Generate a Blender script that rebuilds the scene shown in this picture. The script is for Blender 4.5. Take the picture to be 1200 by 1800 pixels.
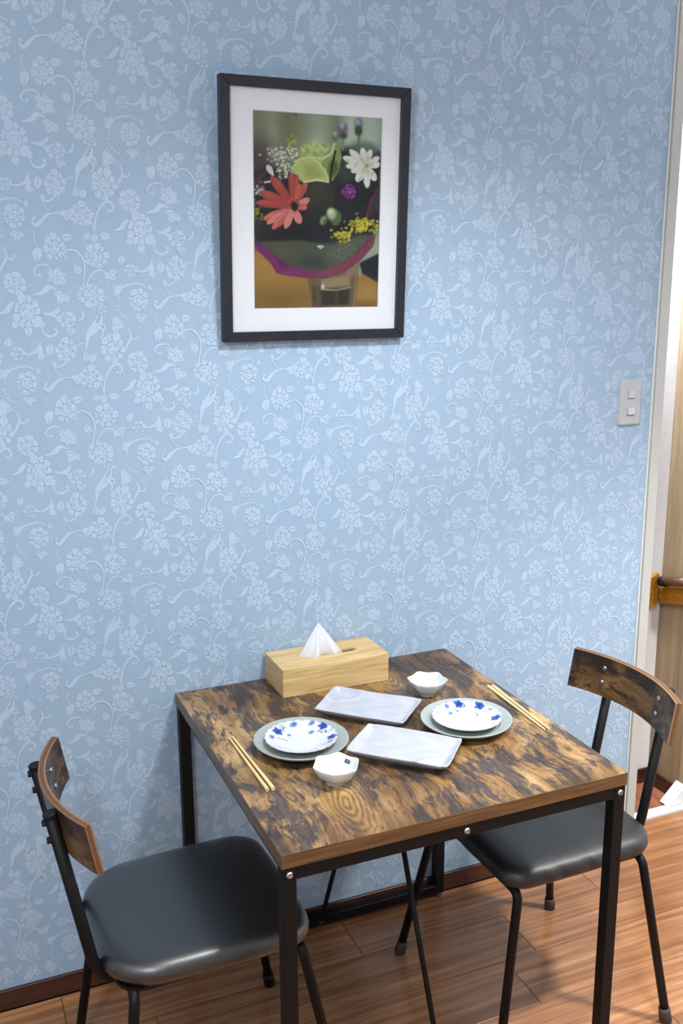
import bpy, bmesh, math, random
import numpy as np
from mathutils import Vector, Matrix

# ------------------------------------------------------------------ camera, world, lights, exposure
scene = bpy.context.scene
C = scene.collection
for o in list(bpy.data.objects):
    bpy.data.objects.remove(o, do_unlink=True)

cam_d = bpy.data.cameras.new('camera')
cam = bpy.data.objects.new('camera', cam_d)
C.objects.link(cam)
cam.location = (-0.5522, -2.0678, 1.6061)
cam.rotation_euler = (math.radians(76.8478), math.radians(0.2404), math.radians(-23.239))
cam_d.sensor_fit = 'VERTICAL'
cam_d.sensor_height = 36.0
cam_d.lens = 1724.11 / 1800.0 * 36.0
cam_d.clip_start = 0.05
scene.camera = cam

world = bpy.data.worlds.new('world')
scene.world = world
world.use_nodes = True
world.node_tree.nodes['Background'].inputs[0].default_value = (0.75, 0.85, 1.0, 1)
world.node_tree.nodes['Background'].inputs[1].default_value = 0.15

scene.view_settings.view_transform = 'Standard'
scene.view_settings.look = 'None'
scene.view_settings.exposure = -0.05
scene.view_settings.gamma = 1.0
scene.view_settings.use_curve_mapping = False

LAMP_POS = (0.40, -0.92, 2.25)      # ceiling lamp over the table
LAMP2_POS = (1.36, -1.12, 2.25)    # second ceiling lamp, on the right of the room
FILL_POS = (-1.00, -1.85, 2.15)   # added fill light at camera left, to brighten the left of the wall
HALL_LAMP = (1.18, 0.150, 2.05)


def down_light(name, loc, power, col, cone, blend, radius):
    l = bpy.data.lights.new(name, 'SPOT')
    l.energy = power
    l.color = col
    l.spot_size = math.radians(cone)
    l.spot_blend = blend
    l.shadow_soft_size = radius
    o = bpy.data.objects.new(name, l)
    C.objects.link(o)
    o.location = loc
    return o


down_light('lamp_light', LAMP_POS, 108.0, (0.96, 0.98, 1.0), 150, 1.0, 0.09)
down_light('lamp_light_right', LAMP2_POS, 260.0, (1.0, 0.985, 0.96), 100, 0.85, 0.09)
pl3 = bpy.data.lights.new('added_fill_light', 'POINT')  # fill added to lift the dim left and upper wall
pl3.energy = 50.0
pl3.color = (0.90, 0.96, 1.0)
pl3.shadow_soft_size = 0.16
plo3 = bpy.data.objects.new('added_fill_light', pl3)
C.objects.link(plo3)
plo3.location = FILL_POS

pl = bpy.data.lights.new('hall_bulb', 'POINT')
pl.energy = 95.0
pl.color = (0.84, 0.91, 1.0)
pl.shadow_soft_size = 0.05
plo = bpy.data.objects.new('hall_bulb', pl)
C.objects.link(plo)
plo.location = HALL_LAMP

# ------------------------------------------------------------------ helpers
random.seed(5)
rng = np.random.default_rng(7)


def srgb(r, g, b):
    f = lambda c: (c / 12.92 if c <= 0.04045 else ((c + 0.055) / 1.055) ** 2.4)
    return (f(r / 255.0), f(g / 255.0), f(b / 255.0), 1.0)


def new_mat(name):
    m = bpy.data.materials.new(name)
    m.use_nodes = True
    nt = m.node_tree
    b = nt.nodes['Principled BSDF']
    return m, nt, b


def N(nt, typ, **kw):
    n = nt.nodes.new(typ)
    for k, v in kw.items():
        if k.startswith('i_'):
            key = k[2:]
            key = int(key) if key.isdigit() else key.replace('_', ' ')
            n.inputs[key].default_value = v
        else:
            setattr(n, k, v)
    return n


def L(nt, a, b):
    nt.links.new(a, b)


def ramp(nt, stops, interp='LINEAR'):
    r = nt.nodes.new('ShaderNodeValToRGB')
    r.color_ramp.interpolation = interp
    el = r.color_ramp.elements
    el[0].position, el[0].color = stops[0]
    el[1].position, el[1].color = stops[-1]
    for p, c in stops[1:-1]:
        e = el.new(p)
        e.color = c
    return r


def mix(nt, fac, a, b, mode='MIX'):
    m = nt.nodes.new('ShaderNodeMix')
    m.data_type = 'RGBA'
    m.blend_type = mode
    for sock, val in ((m.inputs[0], fac), (m.inputs[6], a), (m.inputs[7], b)):
        if isinstance(val, (int, float)):
            sock.default_value = val
        elif isinstance(val, tuple):
            sock.default_value = val
        else:
            nt.links.new(val, sock)
    return m.outputs[2]


def simple(name, col, rough=0.5, metal=0.0, spec=0.5, noise=0.0, nscale=30.0, bump=0.0, bscale=200.0, coat=0.0):
    m, nt, b = new_mat(name)
    b.inputs['Roughness'].default_value = rough
    b.inputs['Metallic'].default_value = metal
    b.inputs['Specular IOR Level'].default_value = spec
    b.inputs['Coat Weight'].default_value = coat
    b.inputs['Base Color'].default_value = col
    tc = N(nt, 'ShaderNodeTexCoord')
    if noise > 0:
        n = N(nt, 'ShaderNodeTexNoise', i_Scale=nscale, i_Detail=4.0)
        L(nt, tc.outputs['Object'], n.inputs['Vector'])
        d = tuple(max(0, c * (1 - noise)) for c in col[:3]) + (1,)
        l = tuple(min(1, c * (1 + noise)) for c in col[:3]) + (1,)
        r = ramp(nt, [(0.3, d), (0.7, l)])
        L(nt, n.outputs['Fac'], r.inputs[0])
        L(nt, r.outputs[0], b.inputs['Base Color'])
    if bump > 0:
        n2 = N(nt, 'ShaderNodeTexNoise', i_Scale=bscale, i_Detail=3.0)
        L(nt, tc.outputs['Object'], n2.inputs['Vector'])
        bp = N(nt, 'ShaderNodeBump', i_Strength=bump, i_Distance=0.001)
        L(nt, n2.outputs['Fac'], bp.inputs['Height'])
        L(nt, bp.outputs[0], b.inputs['Normal'])
    return m


def obj(name, me, mat=None, parent=None, loc=(0, 0, 0), rot=(0, 0, 0), smooth=False):
    """me: mesh, bmesh or (verts, faces)"""
    if isinstance(me, bmesh.types.BMesh):
        m = bpy.data.meshes.new(name)
        bmesh.ops.recalc_face_normals(me, faces=me.faces)
        me.to_mesh(m)
        me.free()
    elif isinstance(me, tuple):
        m = bpy.data.meshes.new(name)
        m.from_pydata([tuple(v) for v in me[0]], [], me[1])
        m.update()
    else:
        m = me
    if mat is not None:
        for mm in (mat if isinstance(mat, (list, tuple)) else [mat]):
            if mm.name not in [x.name for x in m.materials if x]:
                m.materials.append(mm)
    if smooth:
        m.polygons.foreach_set('use_smooth', [True] * len(m.polygons))
    o = bpy.data.objects.new(name, m)
    C.objects.link(o)
    o.location = loc
    o.rotation_euler = rot
    if parent is not None:
        o.parent = parent
    return o


def thing(name, label, cat, loc=(0, 0, 0), rot=(0, 0, 0), group=None):
    o = bpy.data.objects.new(name, None)
    o.empty_display_size = 0.05
    C.objects.link(o)
    o.location = loc
    o.rotation_euler = rot
    return tag(o, label, cat, group)


def tag(o, label, cat, group=None):
    o['label'] = label
    o['category'] = cat
    if group:
        o['group'] = group
    return o


def struct(o, label=None):
    o['kind'] = 'structure'
    if label:
        o['label'] = label
    return o


def bm_box(x0, x1, y0, y1, z0, z1, bevel=0.0, seg=2, bm=None):
    own = bm is None
    b = bmesh.new()
    vs = [b.verts.new(p) for p in ((x0, y0, z0), (x1, y0, z0), (x1, y1, z0), (x0, y1, z0),
                                   (x0, y0, z1), (x1, y0, z1), (x1, y1, z1), (x0, y1, z1))]
    for f in ((0, 3, 2, 1), (4, 5, 6, 7), (0, 1, 5, 4), (1, 2, 6, 5), (2, 3, 7, 6), (3, 0, 4, 7)):
        b.faces.new([vs[i] for i in f])
    if bevel > 0:
        bmesh.ops.bevel(b, geom=list(b.edges), offset=bevel, segments=seg, affect='EDGES', profile=0.5)
    return b


def box(name, dims, mat, parent=None, bevel=0.0, seg=2):
    return obj(name, bm_box(*dims, bevel=bevel, seg=seg), mat, parent)


def smooth_path(pts, n=8):
    """Catmull-Rom through the points"""
    P = [Vector(p) for p in pts]
    out = []
    for i in range(len(P) - 1):
        p0 = P[max(i - 1, 0)]; p1 = P[i]; p2 = P[i + 1]; p3 = P[min(i + 2, len(P) - 1)]
        for k in range(n):
            t = k / n
            out.append(0.5 * ((2 * p1) + (p2 - p0) * t + (2 * p0 - 5 * p1 + 4 * p2 - p3) * t * t +
                              (3 * p1 - p0 - 3 * p2 + p3) * t ** 3))
    out.append(P[-1])
    return out


def fillet_path(pts, r, n=6):
    """polyline with rounded inner corners"""
    P = [Vector(p) for p in pts]
    out = [P[0]]
    for i in range(1, len(P) - 1):
        a = (P[i - 1] - P[i]); b = (P[i + 1] - P[i])
        rr = min(r, a.length * 0.45, b.length * 0.45)
        A = P[i] + a.normalized() * rr
        B = P[i] + b.normalized() * rr
        for k in range(n + 1):
            t = k / n
            out.append(A * (1 - t) ** 2 + P[i] * 2 * t * (1 - t) + B * t * t)
    out.append(P[-1])
    return out


def tube(path, rad, seg=14, caps=True):
    """(verts, faces) tube; rad scalar or list"""
    P = [Vector(p) for p in path]
    n = len(P)
    R = rad if isinstance(rad, (list, tuple)) else [rad] * n
    T = []
    for i in range(n):
        d = (P[min(i + 1, n - 1)] - P[max(i - 1, 0)]).normalized()
        T.append(d)
    ref = Vector((0, 0, 1)) if abs(T[0].z) < 0.9 else Vector((1, 0, 0))
    u = T[0].cross(ref).normalized()
    vs, fs = [], []
    for i in range(n):
        u = (u - T[i] * u.dot(T[i])).normalized()
        v = T[i].cross(u)
        for k in range(seg):
            a = 2 * math.pi * k / seg
            vs.append(P[i] + (u * math.cos(a) + v * math.sin(a)) * R[i])
    for i in range(n - 1):
        for k in range(seg):
            a = i * seg + k; b = i * seg + (k + 1) % seg
            fs.append((a, b, b + seg, a + seg))
    if caps:
        fs.append(tuple(range(seg))[::-1])
        fs.append(tuple(range((n - 1) * seg, n * seg)))
    return vs, fs


def cyl(p0, p1, r, seg=14, chamfer=0.0):
    p0, p1 = Vector(p0), Vector(p1)
    d = (p1 - p0)
    if chamfer > 0:
        u = d.normalized() * chamfer
        return tube([p0, p0 + u, p1 - u, p1], [r - chamfer, r, r, r - chamfer], seg)
    return tube([p0, p1], r, seg)


def lathe(profile, seg=64):
    """profile: list of (r,z); r==0 ends get a pole"""
    vs, fs, rows = [], [], []
    for r, z in profile:
        if r < 1e-6:
            rows.append([len(vs)]); vs.append((0, 0, z))
        else:
            row = []
            for k in range(seg):
                a = 2 * math.pi * k / seg
                row.append(len(vs)); vs.append((r * math.cos(a), r * math.sin(a), z))
            rows.append(row)
    for A, B in zip(rows[:-1], rows[1:]):
        for k in range(seg):
            k2 = (k + 1) % seg
            if len(A) == 1:
                fs.append((A[0], B[k], B[k2]))
            elif len(B) == 1:
                fs.append((A[k], B[0], A[k2]))
            else:
                fs.append((A[k], B[k], B[k2], A[k2]))
    return vs, fs


def polar(profile, rfun, zfun, seg=96):
    """like lathe but radius multiplied by rfun(angle, t) and z shifted by zfun(angle, t); profile rows (r, z, t)"""
    vs, fs, rows = [], [], []
    for r, z, t in profile:
        if r < 1e-6:
            rows.append([len(vs)]); vs.append((0, 0, z))
        else:
            row = []
            for k in range(seg):
                a = 2 * math.pi * k / seg
                q = r * rfun(a, t)
                row.append(len(vs)); vs.append((q * math.cos(a), q * math.sin(a), z + zfun(a, t)))
            rows.append(row)
    for A, B in zip(rows[:-1], rows[1:]):
        for k in range(seg):
            k2 = (k + 1) % seg
            if len(A) == 1:
                fs.append((A[0], B[k], B[k2]))
            elif len(B) == 1:
                fs.append((A[k], B[0], A[k2]))
            else:
                fs.append((A[k], B[k], B[k2], A[k2]))
    return vs, fs


def recalc(me):
    b = bmesh.new()
    b.from_mesh(me)
    bmesh.ops.recalc_face_normals(b, faces=b.faces)
    b.to_mesh(me)
    b.free()


def set_colors(me, cols):
    """per-vertex linear colours -> attribute 'paint'"""
    at = me.color_attributes.new('paint', 'FLOAT_COLOR', 'POINT')
    a = np.ones((len(me.vertices), 4), dtype=np.float32)
    a[:, :3] = cols
    at.data.foreach_set('color', a.ravel())


def to_lin(c):
    c = np.asarray(c, dtype=float) / 255.0
    return np.where(c <= 0.04045, c / 12.92, ((np.maximum(c, 0) + 0.055) / 1.055) ** 2.4)


# ------------------------------------------------------------------ materials
def wallpaper_mat(name, col, bump=0.35):
    m, nt, b = new_mat(name)
    tc = N(nt, 'ShaderNodeTexCoord')
    mp = N(nt, 'ShaderNodeMapping')
    mp.inputs['Scale'].default_value = (170, 170, 620)
    L(nt, tc.outputs['Object'], mp.inputs['Vector'])
    n = N(nt, 'ShaderNodeTexNoise', i_Scale=1.0, i_Detail=3.0, i_Roughness=0.6)
    L(nt, mp.outputs[0], n.inputs['Vector'])
    d = tuple(c * 0.93 for c in col[:3]) + (1,)
    l = tuple(min(1, c * 1.07) for c in col[:3]) + (1,)
    r = ramp(nt, [(0.3, d), (0.7, l)])
    L(nt, n.outputs['Fac'], r.inputs[0])
    n3 = N(nt, 'ShaderNodeTexNoise', i_Scale=3.0, i_Detail=2.0)
    L(nt, tc.outputs['Object'], n3.inputs['Vector'])
    r3 = ramp(nt, [(0.3, (0.95, 0.97, 0.99, 1)), (0.7, (1.0, 1.0, 1.0, 1))])
    L(nt, n3.outputs['Fac'], r3.inputs[0])
    c = mix(nt, 1.0, r.outputs[0], r3.outputs[0], 'MULTIPLY')
    L(nt, c, b.inputs['Base Color'])
    b.inputs['Roughness'].default_value = 0.7
    b.inputs['Specular IOR Level'].default_value = 0.25
    bp = N(nt, 'ShaderNodeBump', i_Strength=bump, i_Distance=0.0008)
    L(nt, n.outputs['Fac'], bp.inputs['Height'])
    L(nt, bp.outputs[0], b.inputs['Normal'])
    return m


def rustic_mat(name, grain='Y', rough=0.33, patch=1.0, gain=1.0, mul=1.0, knots=()):
    """printed rustic board: tan wood with long grain, smoky dark patches and knots"""
    m, nt, b = new_mat(name)
    tc = N(nt, 'ShaderNodeTexCoord')
    rot = N(nt, 'ShaderNodeMapping')
    if grain == 'X':
        rot.inputs['Rotation'].default_value = (0, 0, math.pi / 2)
    if grain == 'YZ':     # plate standing upright: grain along Y, across Z
        rot.inputs['Rotation'].default_value = (0, math.pi / 2, 0)
    L(nt, tc.outputs['Object'], rot.inputs['Vector'])
    # gentle warp
    nw = N(nt, 'ShaderNodeTexNoise', i_Scale=6.0, i_Detail=2.0)
    L(nt, rot.outputs[0], nw.inputs['Vector'])
    sub = N(nt, 'ShaderNodeVectorMath', operation='SUBTRACT')
    sub.inputs[1].default_value = (0.5, 0.5, 0.5)
    L(nt, nw.outputs['Color'], sub.inputs[0])
    sc = N(nt, 'ShaderNodeVectorMath', operation='SCALE')
    sc.inputs['Scale'].default_value = 0.07
    L(nt, sub.outputs[0], sc.inputs[0])
    add = N(nt, 'ShaderNodeVectorMath', operation='ADD')
    L(nt, rot.outputs[0], add.inputs[0])
    L(nt, sc.outputs[0], add.inputs[1])

    def stretched(scale, detail, rg=0.6, src=add):
        mp = N(nt, 'ShaderNodeMapping')
        mp.inputs['Scale'].default_value = scale
        L(nt, src.outputs[0], mp.inputs['Vector'])
        n = N(nt, 'ShaderNodeTexNoise', i_Scale=1.0, i_Detail=detail, i_Roughness=rg)
        L(nt, mp.outputs[0], n.inputs['Vector'])
        return n.outputs['Fac']
    fine = stretched((190, 6, 190), 5.0, 0.7)
    mid = stretched((26, 3.2, 26), 4.0, 0.6)
    broad = stretched((5.0, 2.4, 5.0), 3.0, 0.55)
    patchn = stretched((15, 6.5, 15), 8.0, 0.7)
    patch2 = stretched((44, 11, 44), 7.0, 0.74)
    g = gain
    tone = ramp(nt, [(0.30, srgb(74, 56, 42)), (0.42, srgb(112, 83, 50)), (0.50, srgb(148, 113, 66)),
                     (0.58, srgb(176, 143, 96)), (0.70, srgb(196, 168, 126))])
    avg = N(nt, 'ShaderNodeMath', operation='MULTIPLY_ADD')
    avg.inputs[1].default_value = 0.5
    h = N(nt, 'ShaderNodeMath', operation='MULTIPLY')
    h.inputs[1].default_value = 0.5
    L(nt, broad, h.inputs[0])
    L(nt, mid, avg.inputs[0])
    L(nt, h.outputs[0], avg.inputs[2])
    L(nt, avg.outputs[0], tone.inputs[0])
    fr = ramp(nt, [(0.36, (0.34, 0.29, 0.27, 1)), (0.50, (1, 1, 1, 1))])
    L(nt, fine, fr.inputs[0])
    c1 = mix(nt, 0.8, tone.outputs[0], fr.outputs[0], 'MULTIPLY')
    # smoky patches
    comb = N(nt, 'ShaderNodeMath', operation='MULTIPLY_ADD')
    comb.inputs[1].default_value = 0.45
    L(nt, patch2, comb.inputs[0])
    h2 = N(nt, 'ShaderNodeMath', operation='MULTIPLY')
    h2.inputs[1].default_value = 0.62
    L(nt, patchn, h2.inputs[0])
    L(nt, h2.outputs[0], comb.inputs[2])
    pr = ramp(nt, [(0.498, (0, 0, 0, 1)), (0.560, (patch * 0.92, patch * 0.92, patch * 0.92, 1))])
    L(nt, comb.outputs[0], pr.inputs[0])
    dark = ramp(nt, [(0.35, srgb(34, 31, 35)), (0.65, srgb(82, 72, 68))])
    L(nt, fine, dark.inputs[0])
    c2 = mix(nt, pr.outputs[0], c1, dark.outputs[0])
    # wide browner clouds
    cl = stretched((4.2, 3.0, 4.2), 2.0, 0.5, src=rot)
    cr = ramp(nt, [(0.44, (1, 1, 1, 1)), (0.60, (0.40 * g, 0.34 * g, 0.31 * g, 1))])
    L(nt, cl, cr.inputs[0])
    c3 = mix(nt, 0.85, c2, cr.outputs[0], 'MULTIPLY')
    for kx, ky, rx, ry, fr_ in knots:
        # growth rings round a knot
        mpk = N(nt, 'ShaderNodeMapping', vector_type='TEXTURE')
        mpk.inputs['Location'].default_value = (kx, ky, 0)
        mpk.inputs['Scale'].default_value = (rx, ry, 1000.0)
        L(nt, add.outputs[0], mpk.inputs['Vector'])
        ln = N(nt, 'ShaderNodeVectorMath', operation='LENGTH')
        L(nt, mpk.outputs[0], ln.inputs[0])
        wv = N(nt, 'ShaderNodeMath', operation='MULTIPLY')
        wv.inputs[1].default_value = fr_
        L(nt, ln.outputs['Value'], wv.inputs[0])
        sn = N(nt, 'ShaderNodeMath', operation='SINE')
        L(nt, wv.outputs[0], sn.inputs[0])
        rr = ramp(nt, [(0.25, (0.50, 0.44, 0.41, 1)), (0.75, (1, 1, 1, 1))])
        mr = N(nt, 'ShaderNodeMapRange')
        mr.inputs['From Min'].default_value = -1.0
        L(nt, sn.outputs[0], mr.inputs['Value'])
        L(nt, mr.outputs[0], rr.inputs[0])
        fall = ramp(nt, [(0.30, (0.75, 0.75, 0.75, 1)), (1.0, (0, 0, 0, 1))])
        L(nt, ln.outputs['Value'], fall.inputs[0])
        kc = mix(nt, 1.0, tone.outputs[0], rr.outputs[0], 'MULTIPLY')
        c3 = mix(nt, fall.outputs[0], c3, kc)
    if mul != 1.0:
        c3 = mix(nt, 1.0, c3, (mul, mul * 0.93, mul * 0.86, 1.0), 'MULTIPLY')
    L(nt, c3, b.inputs['Base Color'])
    b.inputs['Roughness'].default_value = rough
    b.inputs['Specular IOR Level'].default_value = 0.45
    bp = N(nt, 'ShaderNodeBump', i_Strength=0.12, i_Distance=0.0006)
    L(nt, fine, bp.inputs['Height'])
    L(nt, bp.outputs[0], b.inputs['Normal'])
    return m


def grain_mat(name, stops, scale=(4, 60, 60), rough=0.4, rand=0.0, spec=0.5, bump=0.1, coat=0.0, warp=0.03):
    """long straight wood grain; the smallest scale entry is the grain direction"""
    m, nt, b = new_mat(name)
    tc = N(nt, 'ShaderNodeTexCoord')
    oi = N(nt, 'ShaderNodeObjectInfo')
    off = N(nt, 'ShaderNodeVectorMath', operation='SCALE')
    off.inputs[0].default_value = (13.0, 17.0, 7.0)
    L(nt, oi.outputs['Random'], off.inputs['Scale'])
    add = N(nt, 'ShaderNodeVectorMath', operation='ADD')
    L(nt, tc.outputs['Object'], add.inputs[0])
    L(nt, off.outputs[0], add.inputs[1])
    nw = N(nt, 'ShaderNodeTexNoise', i_Scale=5.0, i_Detail=1.0)
    L(nt, add.outputs[0], nw.inputs['Vector'])
    sw = N(nt, 'ShaderNodeVectorMath', operation='SCALE')
    sw.inputs['Scale'].default_value = warp
    L(nt, nw.outputs['Color'], sw.inputs[0])
    add2 = N(nt, 'ShaderNodeVectorMath', operation='ADD')
    L(nt, add.outputs[0], add2.inputs[0])
    L(nt, sw.outputs[0], add2.inputs[1])
    mp = N(nt, 'ShaderNodeMapping')
    mp.inputs['Scale'].default_value = scale
    L(nt, add2.outputs[0], mp.inputs['Vector'])
    n = N(nt, 'ShaderNodeTexNoise', i_Scale=1.0, i_Detail=6.0, i_Roughness=0.62)
    L(nt, mp.outputs[0], n.inputs['Vector'])
    r = ramp(nt, stops)
    L(nt, n.outputs['Fac'], r.inputs[0])
    out = r.outputs[0]
    if rand > 0:
        hs = N(nt, 'ShaderNodeHueSaturation')
        mr = N(nt, 'ShaderNodeMapRange')
        mr.inputs['To Min'].default_value = 1 - rand
        mr.inputs['To Max'].default_value = 1 + rand
        L(nt, oi.outputs['Random'], mr.inputs['Value'])
        L(nt, mr.outputs[0], hs.inputs['Value'])
        L(nt, out, hs.inputs['Color'])
        out = hs.outputs[0]
    L(nt, out, b.inputs['Base Color'])
    b.inputs['Roughness'].default_value = rough
    b.inputs['Specular IOR Level'].default_value = spec
    b.inputs['Coat Weight'].default_value = coat
    b.inputs['Coat Roughness'].default_value = 0.15
    bp = N(nt, 'ShaderNodeBump', i_Strength=bump, i_Distance=0.0006)
    L(nt, n.outputs['Fac'], bp.inputs['Height'])
    L(nt, bp.outputs[0], b.inputs['Normal'])
    return m


def paint_mat(name, rough=0.4, coat=0.0, spec=0.5):
    m, nt, b = new_mat(name)
    a = N(nt, 'ShaderNodeVertexColor', layer_name='paint')
    L(nt, a.outputs['Color'], b.inputs['Base Color'])
    b.inputs['Roughness'].default_value = rough
    b.inputs['Specular IOR Level'].default_value = spec
    b.inputs['Coat Weight'].default_value = coat
    b.inputs['Coat Roughness'].default_value = 0.08
    return m


M = {}
M['wall'] = wallpaper_mat('blue_wallpaper', srgb(152, 175, 197))
M['print'] = wallpaper_mat('wallpaper_print', srgb(173, 194, 214), 0.25)
M['white_wall'] = simple('white_wall_paint', srgb(226, 227, 230), 0.8, noise=0.03, nscale=60, bump=0.2, bscale=240)
M['ceiling'] = simple('ceiling_paint', srgb(236, 236, 234), 0.9, noise=0.02)
M['trim'] = simple('cream_trim_paint', srgb(180, 183, 178), 0.45, noise=0.02, nscale=8)
M['sill'] = simple('white_gloss_paint', srgb(222, 226, 224), 0.35, noise=0.02)
M['floor'] = grain_mat('floor_boards', [(0.25, srgb(112, 72, 47)), (0.45, srgb(144, 98, 65)), (0.6, srgb(168, 120, 82)),
                                        (0.8, srgb(196, 151, 109))], (1.7, 62, 62), 0.22, 0.10, 0.5, 0.05, 0.3, 0.014)
M['seam'] = simple('floor_gap', srgb(60, 38, 26), 0.8, noise=0.1)
M['hall_floor'] = grain_mat('hall_boards', [(0.25, srgb(96, 54, 36)), (0.5, srgb(134, 82, 56)), (0.8, srgb(160, 104, 72))],
                            (20, 3, 20), 0.35, 0.12)
M['base'] = grain_mat('dark_baseboard', [(0.3, srgb(38, 22, 17)), (0.7, srgb(74, 42, 30))], (3, 60, 60), 0.4)
M['base_y'] = grain_mat('dark_baseboard_side', [(0.3, srgb(38, 22, 17)), (0.7, srgb(74, 42, 30))], (60, 3, 60), 0.4)
M['panel'] = grain_mat('light_oak_panel', [(0.25, srgb(122, 100, 72)), (0.5, srgb(146, 122, 92)), (0.8, srgb(166, 143, 112))],
                       (40, 40, 1.6), 0.5)
M['ochre'] = grain_mat('ochre_rail_wood', [(0.25, srgb(124, 78, 16)), (0.55, srgb(166, 112, 30)), (0.8, srgb(194, 142, 54))],
                       (5, 5, 90), 0.35)
M['brown_rail'] = grain_mat('brown_rail_wood', [(0.3, srgb(70, 42, 24)), (0.7, srgb(112, 74, 46))], (60, 4, 60), 0.4)
M['table'] = rustic_mat('rustic_table_board', 'Y', 0.30, knots=((0.075, -0.545, 0.024, 0.042, 13.0), (0.160, -0.600, 0.060, 0.170, 46.0), (0.47, -0.10, 0.05, 0.15, 38.0)))
M['edge'] = grain_mat('table_edge_band', [(0.25, srgb(62, 42, 24)), (0.5, srgb(100, 71, 42)), (0.78, srgb(132, 98, 62))],
                      (6, 90, 160), 0.42)
M['edge_y'] = grain_mat('table_edge_band_side', [(0.25, srgb(62, 48, 38)), (0.5, srgb(92, 72, 56)), (0.78, srgb(122, 98, 76))],
                        (90, 6, 160), 0.36)
M['chair_wood'] = rustic_mat('rustic_chair_back', 'YZ', 0.36, 1.0, 0.85, 0.48)
M['black'] = simple('black_powder_coat', srgb(8, 8, 10), 0.52, spec=0.25, noise=0.15, nscale=300, bump=0.25, bscale=900)
M['plastic'] = simple('black_plastic', srgb(8, 8, 10), 0.5, spec=0.3, noise=0.1)
M['leather'] = simple('black_leatherette', srgb(8, 10, 13), 0.37, spec=0.9, noise=0.12, nscale=60, bump=0.35, bscale=520, coat=1.0)
M['leather'].node_tree.nodes['Principled BSDF'].inputs['Coat Roughness'].default_value = 0.33
M['leather_matt'] = simple('worn_black_leatherette', srgb(12, 15, 17), 0.50, spec=0.7, noise=0.12, nscale=60, bump=0.4, bscale=420, coat=0.25)
M['leather_matt'].node_tree.nodes['Principled BSDF'].inputs['Coat Roughness'].default_value = 0.4
M['rubber'] = simple('brown_rubber', srgb(66, 56, 54), 0.7, noise=0.1)
M['steel'] = simple('zinc_bolt', srgb(178, 184, 196), 0.25, metal=1.0, noise=0.08, nscale=200)
M['dark_steel'] = simple('dark_bolt', srgb(120, 124, 132), 0.3, metal=1.0, noise=0.08, nscale=200)
M['bamboo'] = grain_mat('bamboo', [(0.25, srgb(166, 132, 80)), (0.45, srgb(196, 164, 110)), (0.6, srgb(212, 184, 134)),
                                   (0.8, srgb(224, 202, 158))], (5, 80, 110), 0.45, 0.04)
M['bamboo_y'] = grain_mat('bamboo_side', [(0.25, srgb(166, 132, 80)), (0.5, srgb(200, 168, 114)), (0.8, srgb(220, 196, 150))],
                          (80, 5, 110), 0.45, 0.04)
M['chop'] = grain_mat('pale_bamboo', [(0.25, srgb(206, 178, 122)), (0.6, srgb(228, 206, 156)), (0.8, srgb(238, 220, 178))],
                      (140, 6, 140), 0.45)
M['tissue'] = simple('tissue_paper', srgb(206, 208, 214), 0.9, noise=0.02, nscale=40, bump=0.15, bscale=150)
M['grey_plate'] = simple('grey_glaze', srgb(150, 160, 158), 0.35, noise=0.03, nscale=40)
M['porcelain'] = simple('white_porcelain', srgb(208, 212, 216), 0.14, noise=0.01, coat=0.4)
M['plate_paint'] = paint_mat('painted_porcelain', 0.14, 0.4)
M['tray'] = paint_mat('milky_glaze', 0.2, 0.3)
M['frame'] = simple('black_frame_lacquer', srgb(20, 24, 36), 0.42, noise=0.1, nscale=120, bump=0.15, bscale=500)
M['mat_board'] = simple('white_mat_board', srgb(206, 211, 217), 0.85, noise=0.015, nscale=80)
M['mat_bevel'] = simple('mat_bevel_core', srgb(190, 195, 198), 0.9, noise=0.02)
M['photo'] = paint_mat('photo_paper', 0.5, 0.0, 0.12)
M['switch'] = simple('switch_plastic', srgb(170, 175, 178), 0.35, noise=0.01)
M['button'] = simple('switch_button_plastic', srgb(186, 191, 192), 0.3, noise=0.01)
M['ink_and_shade'] = simple('black_ink_and_shade', srgb(24, 24, 28), 0.5, noise=0.05)
M['lampwhite'] = simple('lamp_housing', srgb(235, 235, 235), 0.5, noise=0.01)
m_, nt_, b_ = new_mat('lamp_glow')
b_.inputs['Base Color'].default_value = (0.9, 0.9, 0.9, 1)
b_.inputs['Emission Color'].default_value = (0.95, 0.98, 1, 1)
b_.inputs['Emission Strength'].default_value = 4.0
M['glow'] = m_
# ply layers seen on the cut edge of the chair backs (thickness runs through the attribute-free generated coords)
m_, nt_, b_ = new_mat('plywood_edge')
vc = N(nt_, 'ShaderNodeVertexColor', layer_name='paint')
r_ = ramp(nt_, [(0.0, srgb(120, 82, 46)), (0.2, srgb(120, 84, 54)), (0.34, srgb(84, 56, 36)), (0.5, srgb(104, 72, 46)),
                (0.66, srgb(80, 54, 34)), (0.86, srgb(150, 116, 80)), (1.0, srgb(112, 78, 46))])
L(nt_, vc.outputs['Color'], r_.inputs[0])
L(nt_, r_.outputs[0], b_.inputs['Base Color'])
b_.inputs['Roughness'].default_value = 0.5
M['ply'] = m_
# thin acrylic glazing of the picture
m_, nt_, b_ = new_mat('clear_glazing')
nt_.nodes.remove(b_)
tr = N(nt_, 'ShaderNodeBsdfTransparent')
gl = N(nt_, 'ShaderNodeBsdfGlossy')
gl.inputs['Roughness'].default_value = 0.08
ms = N(nt_, 'ShaderNodeMixShader')
ms.inputs[0].default_value = 0.015
L(nt_, tr.outputs[0], ms.inputs[1])
L(nt_, gl.outputs[0], ms.inputs[2])
L(nt_, ms.outputs[0], nt_.nodes['Material Output'].inputs['Surface'])
M['glass'] = m_

# ------------------------------------------------------------------ room shell
WX = 1.2277           # right end of the papered wall
X0, X1, Y0, ZC = -1.75, 1.95, -3.55, 2.45

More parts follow.
